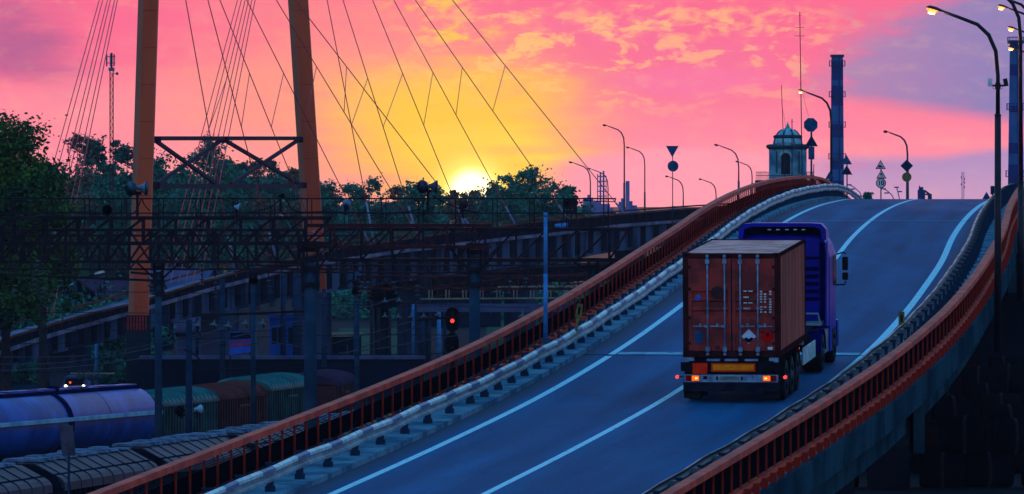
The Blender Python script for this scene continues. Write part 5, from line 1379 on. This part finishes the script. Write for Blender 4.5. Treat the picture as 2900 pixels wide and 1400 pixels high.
def lattice_tower(px, yt, yb, w, D, label, m, panels=True, group=None):
    s_ = sc(D); T = thing('lattice_mast', label, 'telecom mast', V((at(px, 0, D).x, D, 0)), group)
    z1 = H-(yt-HY)/s_; z0 = 0; r = w/s_/2
    t = MB()
    for sx in (-1, 1):
        for sy in (-1, 1): t.bar((sx*r, sy*r, z0), (sx*r, sy*r, z1), .09)
    z = 0; k = 0; st = r*2.2
    while z < z1-st:
        for sy in (-1, 1): t.bar((-r if k % 2 else r, sy*r, z), (r if k % 2 else -r, sy*r, z+st), .05); t.bar((-r, sy*r, z), (r, sy*r, z), .05)
        z += st; k += 1
    t.build('lattice', m, T)
    return T, z1, s_
T, z1, s_ = lattice_tower(316, 200, 480, 9, 800, 'slim lattice telecom mast with pale panel antennas left of the pylon', 'truss_red')
for x in (-14, -3, 7): MB().rbox((x-1.8)/s_, (x+2.2)/s_, -.3, .1, z1+12/s_, z1+46/s_).build('panel_antenna', 'horn_blue', T)
MB().rbox(-13/s_, 11/s_, -.05, .05, z1+20/s_, z1+22/s_).rbox(-13/s_, 11/s_, -.05, .05, z1+38/s_, z1+40/s_).build('antenna_frame', 'truss_red', T)
MB().tube([(0, 0, z1), (0, 0, z1+50/s_)], .12, 8).build('top_pole', 'truss_red', T)
MB().rbox(-8/s_, 8/s_, -.4, .4, z1-2/s_, z1+8/s_).build('platform_box', 'horn_blue', T)
MB().tube([(16/s_, -.1, z1-9/s_), (16/s_, -.5, z1-9/s_)], .17, 14).build('dish', 'horn_blue', T)
MB().bar((0, 0, z1-9/s_), (16/s_, 0, z1-9/s_), .06).build('dish_arm', 'truss_red', T)
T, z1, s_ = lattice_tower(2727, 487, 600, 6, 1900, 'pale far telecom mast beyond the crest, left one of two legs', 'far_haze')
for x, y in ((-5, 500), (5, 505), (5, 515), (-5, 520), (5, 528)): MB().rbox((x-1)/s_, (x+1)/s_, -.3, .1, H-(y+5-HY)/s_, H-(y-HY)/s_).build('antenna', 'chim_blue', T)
# ---------------- dark store and coils under the bridge on the right
T = thing('warehouse', 'dark warehouse wall with panel joints beyond the right-hand drop', 'warehouse', V((26, 470, 0)))
MB().rbox(2, 16, 0, 20, 0, 8.5).build('wall', 'wall_dk', T)
for z in (2.2, 4.2, 6.2, 8.0): MB().rbox(2, 16, -.05, -.003, z, z+.06).build('joint', 'black', T)
for x in (4.2, 6.8, 9.4): MB().rbox(x, x+.08, -.06, -.051, 0, 8.4).build('downpipe', 'black', T)
r_ = random.Random(21)
CO = None
def coil(x, y, z, R, L, a, rust):
    T = thing('pipe_coil', 'dark rounded steel coil in the stacked rows below the bridge' if not rust else 'rusty brown steel coil among the dark stacked ones below the bridge', 'steel coil', (x, y, z), 'dark coils stacked below the bridge on the right'); T.rotation_euler.z = a
    n = 26; secs = []
    for xx, rr in ((-L/2, R*.42), (-L/2, R*.93), (-L/2+.12, R), (0, R*1.01), (L/2-.12, R), (L/2, R*.93), (L/2, R*.42)): secs.append([V((xx, rr*math.cos(2*PI*k/n), R+rr*math.sin(2*PI*k/n))) for k in range(n)])
    recalc(MB().sweep(secs, caps=False).build('winding', 'pipe_rust' if rust else 'pipe_dark', T, True))
    MB().sweep([[V((xx, R*1.025*math.cos(2*PI*k/n), R+R*1.025*math.sin(2*PI*k/n))) for k in range(n)] for xx in (-.08, .08)], caps=False).build('strap', 'truss', T, True)
for row in range(9):
    D = 333+row*15.5+(row % 3)*2.5; s_ = sc(D); x0 = at(2380, 0, D).x
    for k in range(9):
        for lv in range(2):
            if lv and r_.random() < .25: continue
            x = x0+(k+.5*lv)*2.35+r_.uniform(-.15, .15); 
            if x*s_+CX < 2280+row*25 or x*s_+CX > 3010: continue
            coil(x, D+r_.uniform(-.5, .5)+lv*.1, lv*1.62, .90+r_.uniform(-.12, .08), 2.15+r_.uniform(-.5, .15), r_.uniform(-.14, .14), r_.random() < .16)

# ---------------- trees
def leafcloud(centres, nper, spread, size, seed):
    r = random.Random(seed); b = MB(); v = b.v; f = b.f; mi = b.mi; g_ = r.gauss; u_ = r.uniform
    for c, rad in centres:
        ax = V((u_(.8, 1.5), u_(.8, 1.5), u_(.45, .9)))*rad*.62; tl = u_(-.5, .5)
        for _ in range(int(nper*u_(.5, 1.4))):
            d = V((g_(0, ax.x), g_(0, ax.y), g_(0, ax.z))); d.z += d.x*tl
            p = c+d; a = size*u_(.5, 1.25)
            e1 = V((g_(0, 1), g_(0, 1), g_(0, .8))).normalized(); e2 = e1.cross(V((g_(0, 1), g_(0, 1), g_(0, 1)))).normalized()
            k = len(v); v += [tuple(p-e1*a), tuple(p+e2*a*.55), tuple(p+e1*a), tuple(p-e2*a*.55)]; f.append((k, k+1, k+2, k+3)); mi.append(0)
    return b
def tree(px, ytop, hw, D, label, leaf='leaf_a', sparse=1.0, size=.42, nper=60, nc=70, ybot=None, seed=1, group='trees along the horizon', twigs=True):
    s = sc(D); r = random.Random(seed); zt = H-(ytop-HY)/s; R = hw/s
    T = thing('tree', label, 'tree', V((at(px, 0, D).x, D, 0)), group)
    zb = max(zt*.22, 1.5) if ybot is None else H-(ybot-HY)/s
    cs = []
    lobes = [(V((r.uniform(-.55, .55)*R, r.uniform(-.5, .5)*R, zb+(zt-zb)*r.uniform(.25, .78))), R*r.uniform(.38, .58)) for _ in range(9)]
    lobes += [(V((0, 0, zt-R*.42)), R*.45), (V((R*.3*r.uniform(-1, 1), 0, zt-R*.9)), R*.6)]
    for _ in range(nc):
        c, rr = r.choice(lobes); d = V((r.gauss(0, 1), r.gauss(0, 1), r.gauss(0, 1))).normalized()*rr*r.uniform(.45, 1.08)
        p = c+d; 
        if p.z > zt: p.z = zt-r.uniform(0, R*.5)
        if p.z < zb*.7: p.z = zb+r.uniform(0, 1)
        cs.append((p, R*r.choice((.10, .16, .22, .30))*r.uniform(.8, 1.2)))
    leafcloud(cs, nper*sparse, 1, size, seed).build('crown', leaf, T)
    tr = MB(); tr.tube([(0, 0, 0), (r.uniform(-.2, .2), 0, zb), (r.uniform(-.4, .4), 0, zt*.72)], [.34+R*.03, .26, .1], 8); tr.build('trunk', 'bark', T)
    lm = MB()
    for c, rr in cs[:14 if twigs else 6]:
        z0 = zb+(zt-zb)*r.uniform(.0, .35); lm.tube([(0, 0, z0), ((c.x)*.5, c.y*.5, (z0+c.z)/2+.2), tuple(c)], [.11, .07, .03], 5)
    lm.build('limbs', 'bark', T)
tree(20, 330, 150, 400, 'big green broadleaf tree filling the left edge', 'leaf_b', 1.0, .155, 270, 200, 990, 5, 'trees beside the left edge')
tree(120, 470, 105, 430, 'darker lower broadleaf tree just right of the big left tree', 'leaf_b', 1.0, .16, 200, 120, 1010, 6, 'trees beside the left edge')
TL = [(215, 378, 62, 760, 'leaf_c', .45, 'sparse dark tree behind the left back-stay cables'), (262, 395, 55, 800, 'leaf_a', .6, 'airy tree just left of the telecom mast'),
      (345, 402, 62, 830, 'leaf_a', .9, 'dark tree right of the telecom mast against the pylon leg'), (300, 450, 70, 860, 'leaf_a', 1.0, 'dense dark tree at the foot of the telecom mast'), (452, 436, 80, 850, 'leaf_a', 1.1, 'dense rounded tree right of the left pylon leg'),
      (520, 478, 58, 900, 'leaf_a', 1.0, 'lower tree left of the tall round crown between the legs'), (605, 392, 92, 820, 'leaf_a', 1.05, 'tall round-crowned tree between the pylon legs'), (672, 455, 62, 870, 'leaf_a', .9, 'shoulder tree right of the tall round crown'),
      (728, 452, 34, 880, 'leaf_c', .35, 'thin see-through tree left of the right pylon leg'), (770, 455, 40, 900, 'leaf_c', .35, 'thin airy tree touching the right pylon leg'), (835, 470, 40, 900, 'leaf_c', .5, 'twiggy tree behind the right pylon leg'),
      (925, 520, 52, 920, 'leaf_a', .6, 'small tree just right of the right pylon leg'), (1000, 522, 46, 930, 'leaf_a', .6, 'small gappy tree above the bell floodlight'), (1052, 502, 62, 900, 'leaf_a', .55, 'gappy broad tree left of the double horn'), (1118, 528, 44, 910, 'leaf_c', .45, 'thin twiggy tree beneath the double horn'),
      (1178, 520, 55, 900, 'leaf_a', .8, 'tree immediately right of the double horn'), (1232, 535, 40, 920, 'leaf_a', .9, 'low tree under the left rim of the sun'), (1290, 541, 52, 930, 'leaf_c', 1.0, 'low tree in front of the lower sun'), (1345, 541, 56, 935, 'leaf_c', 1.0, 'low tree below the centre of the sun'), (1400, 525, 52, 900, 'leaf_a', 1.0, 'tree under the right rim of the sun'),
      (1445, 500, 62, 860, 'leaf_a', 1.1, 'dense tree right of the sun'), (1500, 488, 72, 850, 'leaf_a', 1.1, 'highest dense tree right of the sun'), (1562, 512, 58, 860, 'leaf_a', 1.1, 'dense tree behind the equipment box'), (1606, 528, 42, 880, 'leaf_a', .9, 'last tree of the row right of the equipment box')]
for i, (px, yt, hw, D, lf, sp_, lab) in enumerate(TL):
    tree(px, yt, hw, D, lab, lf, sp_, .235 if sp_ > .5 else .20, 125, 105, None, 40+i)
def wood(name, label, x0, x1, y0, D, dep, n, seed, size=.6):
    r = random.Random(seed); s = sc(D); cs = []
    for _ in range(n):
        px = r.uniform(x0, x1); zt = H-(y0-HY)/s+r.uniform(-1.5, 1.2)
        cs.append((V((at(px, 0, D).x, D+r.uniform(0, dep), r.uniform(0, 1)**.7*zt)), r.uniform(.8, 1.9)))
    return tag(leafcloud(cs, 70, 1, size, seed).build(name, 'leaf_a'), label, 'wood', kind='stuff')
wood('woodland', 'dark mass of undergrowth and trees behind the left gantries', 100, 900, 520, 1010, 40, 620, 3)
wood('woodland', 'dark mass of undergrowth below the sun and behind the right gantries', 880, 1650, 600, 1010, 40, 420, 4)
wood('scrub', 'dark scrub along the far side of the yard', 900, 1720, 830, 800, 25, 160, 5, .4)
wood('scrub', 'dark scrub at the foot of the left trees', -60, 380, 900, 520, 20, 160, 6, .3)
def bush(px, ytop, hw, D, label, seed): 
    s = sc(D); R = hw/s; zt = H-(ytop-HY)/s; T = thing('bush', label, 'bush', V((at(px, 0, D).x, D, 0)))
    r = random.Random(seed); cs = [(V((r.uniform(-R, R), r.uniform(-R, R), zt-r.uniform(0, 1.6)*R)), R*.3) for _ in range(16)]
    leafcloud(cs, 40, 1, .16, seed).build('crown', 'leaf_a', T); MB().tube([(0, 0, 0), (0, 0, zt-R)], .12, 6).build('trunk', 'bark', T)
bush(2458, 548, 11, 700, 'small bush poking over the crest left of the speed sign', 1)
bush(2337, 512, 11, 640, 'small bush behind the guardrail at the tower fence', 2)
bush(2375, 528, 10, 640, 'small bush at the base of the banded chimney', 3)
bush(2428, 556, 7, 700, 'tiny bush at the end of the left guardrail', 4)
# ---------------- wires through the yard
WL = [([(-40, 1032), (170, 1028), (360, 1000), (560, 955), (690, 900)], 330, .022, 'm'), ([(-40, 1052), (200, 1040), (400, 1015), (640, 960), (860, 905)], 335, .022, 'm'),
      ([(-40, 1010), (100, 1012), (260, 1005), (480, 965), (640, 930)], 340, .018, 'm'), ([(960, 890), (1040, 870), (1100, 852), (1135, 845)], 265, .02, 'm'), ([(960, 1010), (1040, 978), (1110, 950), (1200, 920)], 270, .016, 'm'),
      ([(900, 985), (1010, 955), (1100, 930), (1180, 905)], 272, .016, 'm'), ([(960, 1000), (1090, 985), (1200, 965), (1300, 950)], 275, .016, 'm'), ([(-40, 884), (300, 886), (640, 890), (870, 893)], 280, .014, 'd'),
      ([(-40, 826), (200, 826), (480, 829), (860, 836)], 285, .014, 'd'), ([(-40, 930), (300, 935), (600, 938), (880, 936)], 300, .014, 'd'), ([(-40, 905), (250, 911), (560, 914)], 310, .014, 'd'), ([(-40, 1055), (300, 1052), (700, 1044), (1000, 1040), (1300, 1036)], 300, .02, 'd'),
      ([(-40, 975), (300, 970), (700, 955), (1100, 948), (1290, 950)], 320, .016, 'd'), ([(880, 1000), (1010, 1005), (1180, 1003), (1320, 998)], 300, .02, 'd'), ([(900, 862), (1100, 866), (1300, 868), (1500, 872)], 300, .014, 'd'), ([(560, 905), (640, 925), (760, 965), (860, 985)], 290, .016, 'm'),
      ([(520, 990), (545, 1000), (565, 1018)], 290, .04, 'd'), ([(880, 840), (960, 850), (1060, 858), (1330, 864)], 290, .016, 'd'), ([(-40, 618), (400, 604), (1000, 602), (1640, 606)], 262, .012, 'd')]
for i, (pts, D, r, k) in enumerate(WL):
    cabl('%s wire %s across the yard, passing near row of %s' % ('pale' if k == 'm' else 'dark', ('sagging', 'strung', 'slanting')[i % 3], ('the pylon foot', 'the brown wagon', 'the yard masts', 'the red signal', 'the hatch roofs', 'the bell insulators', 'the banner', 'the viaduct girder', 'the blue building', 'the lawn')[i % 10]+(' (upper)' if i > 9 else '')), pts, D, r, 'pole_gray' if k == 'm' else 'truss')

# ---------------- evening haze
def haze(d):
    m = bpy.data.materials.new('haze'); m.use_nodes = True; m.node_tree.nodes.clear()
    v = m.node_tree.nodes.new('ShaderNodeVolumePrincipled'); o = m.node_tree.nodes.new('ShaderNodeOutputMaterial')
    v.inputs['Color'].default_value = (.60, .75, 1.0, 1); v.inputs['Density'].default_value = d; v.inputs['Anisotropy'].default_value = .1
    m.node_tree.links.new(v.outputs[0], o.inputs['Volume'])
    hb = MB().rbox(-700, 700, -25, 3200, -1, 140).build('haze', m); hb['kind'] = 'stuff'
HZ = 4.2e-5
if HZ: haze(HZ)
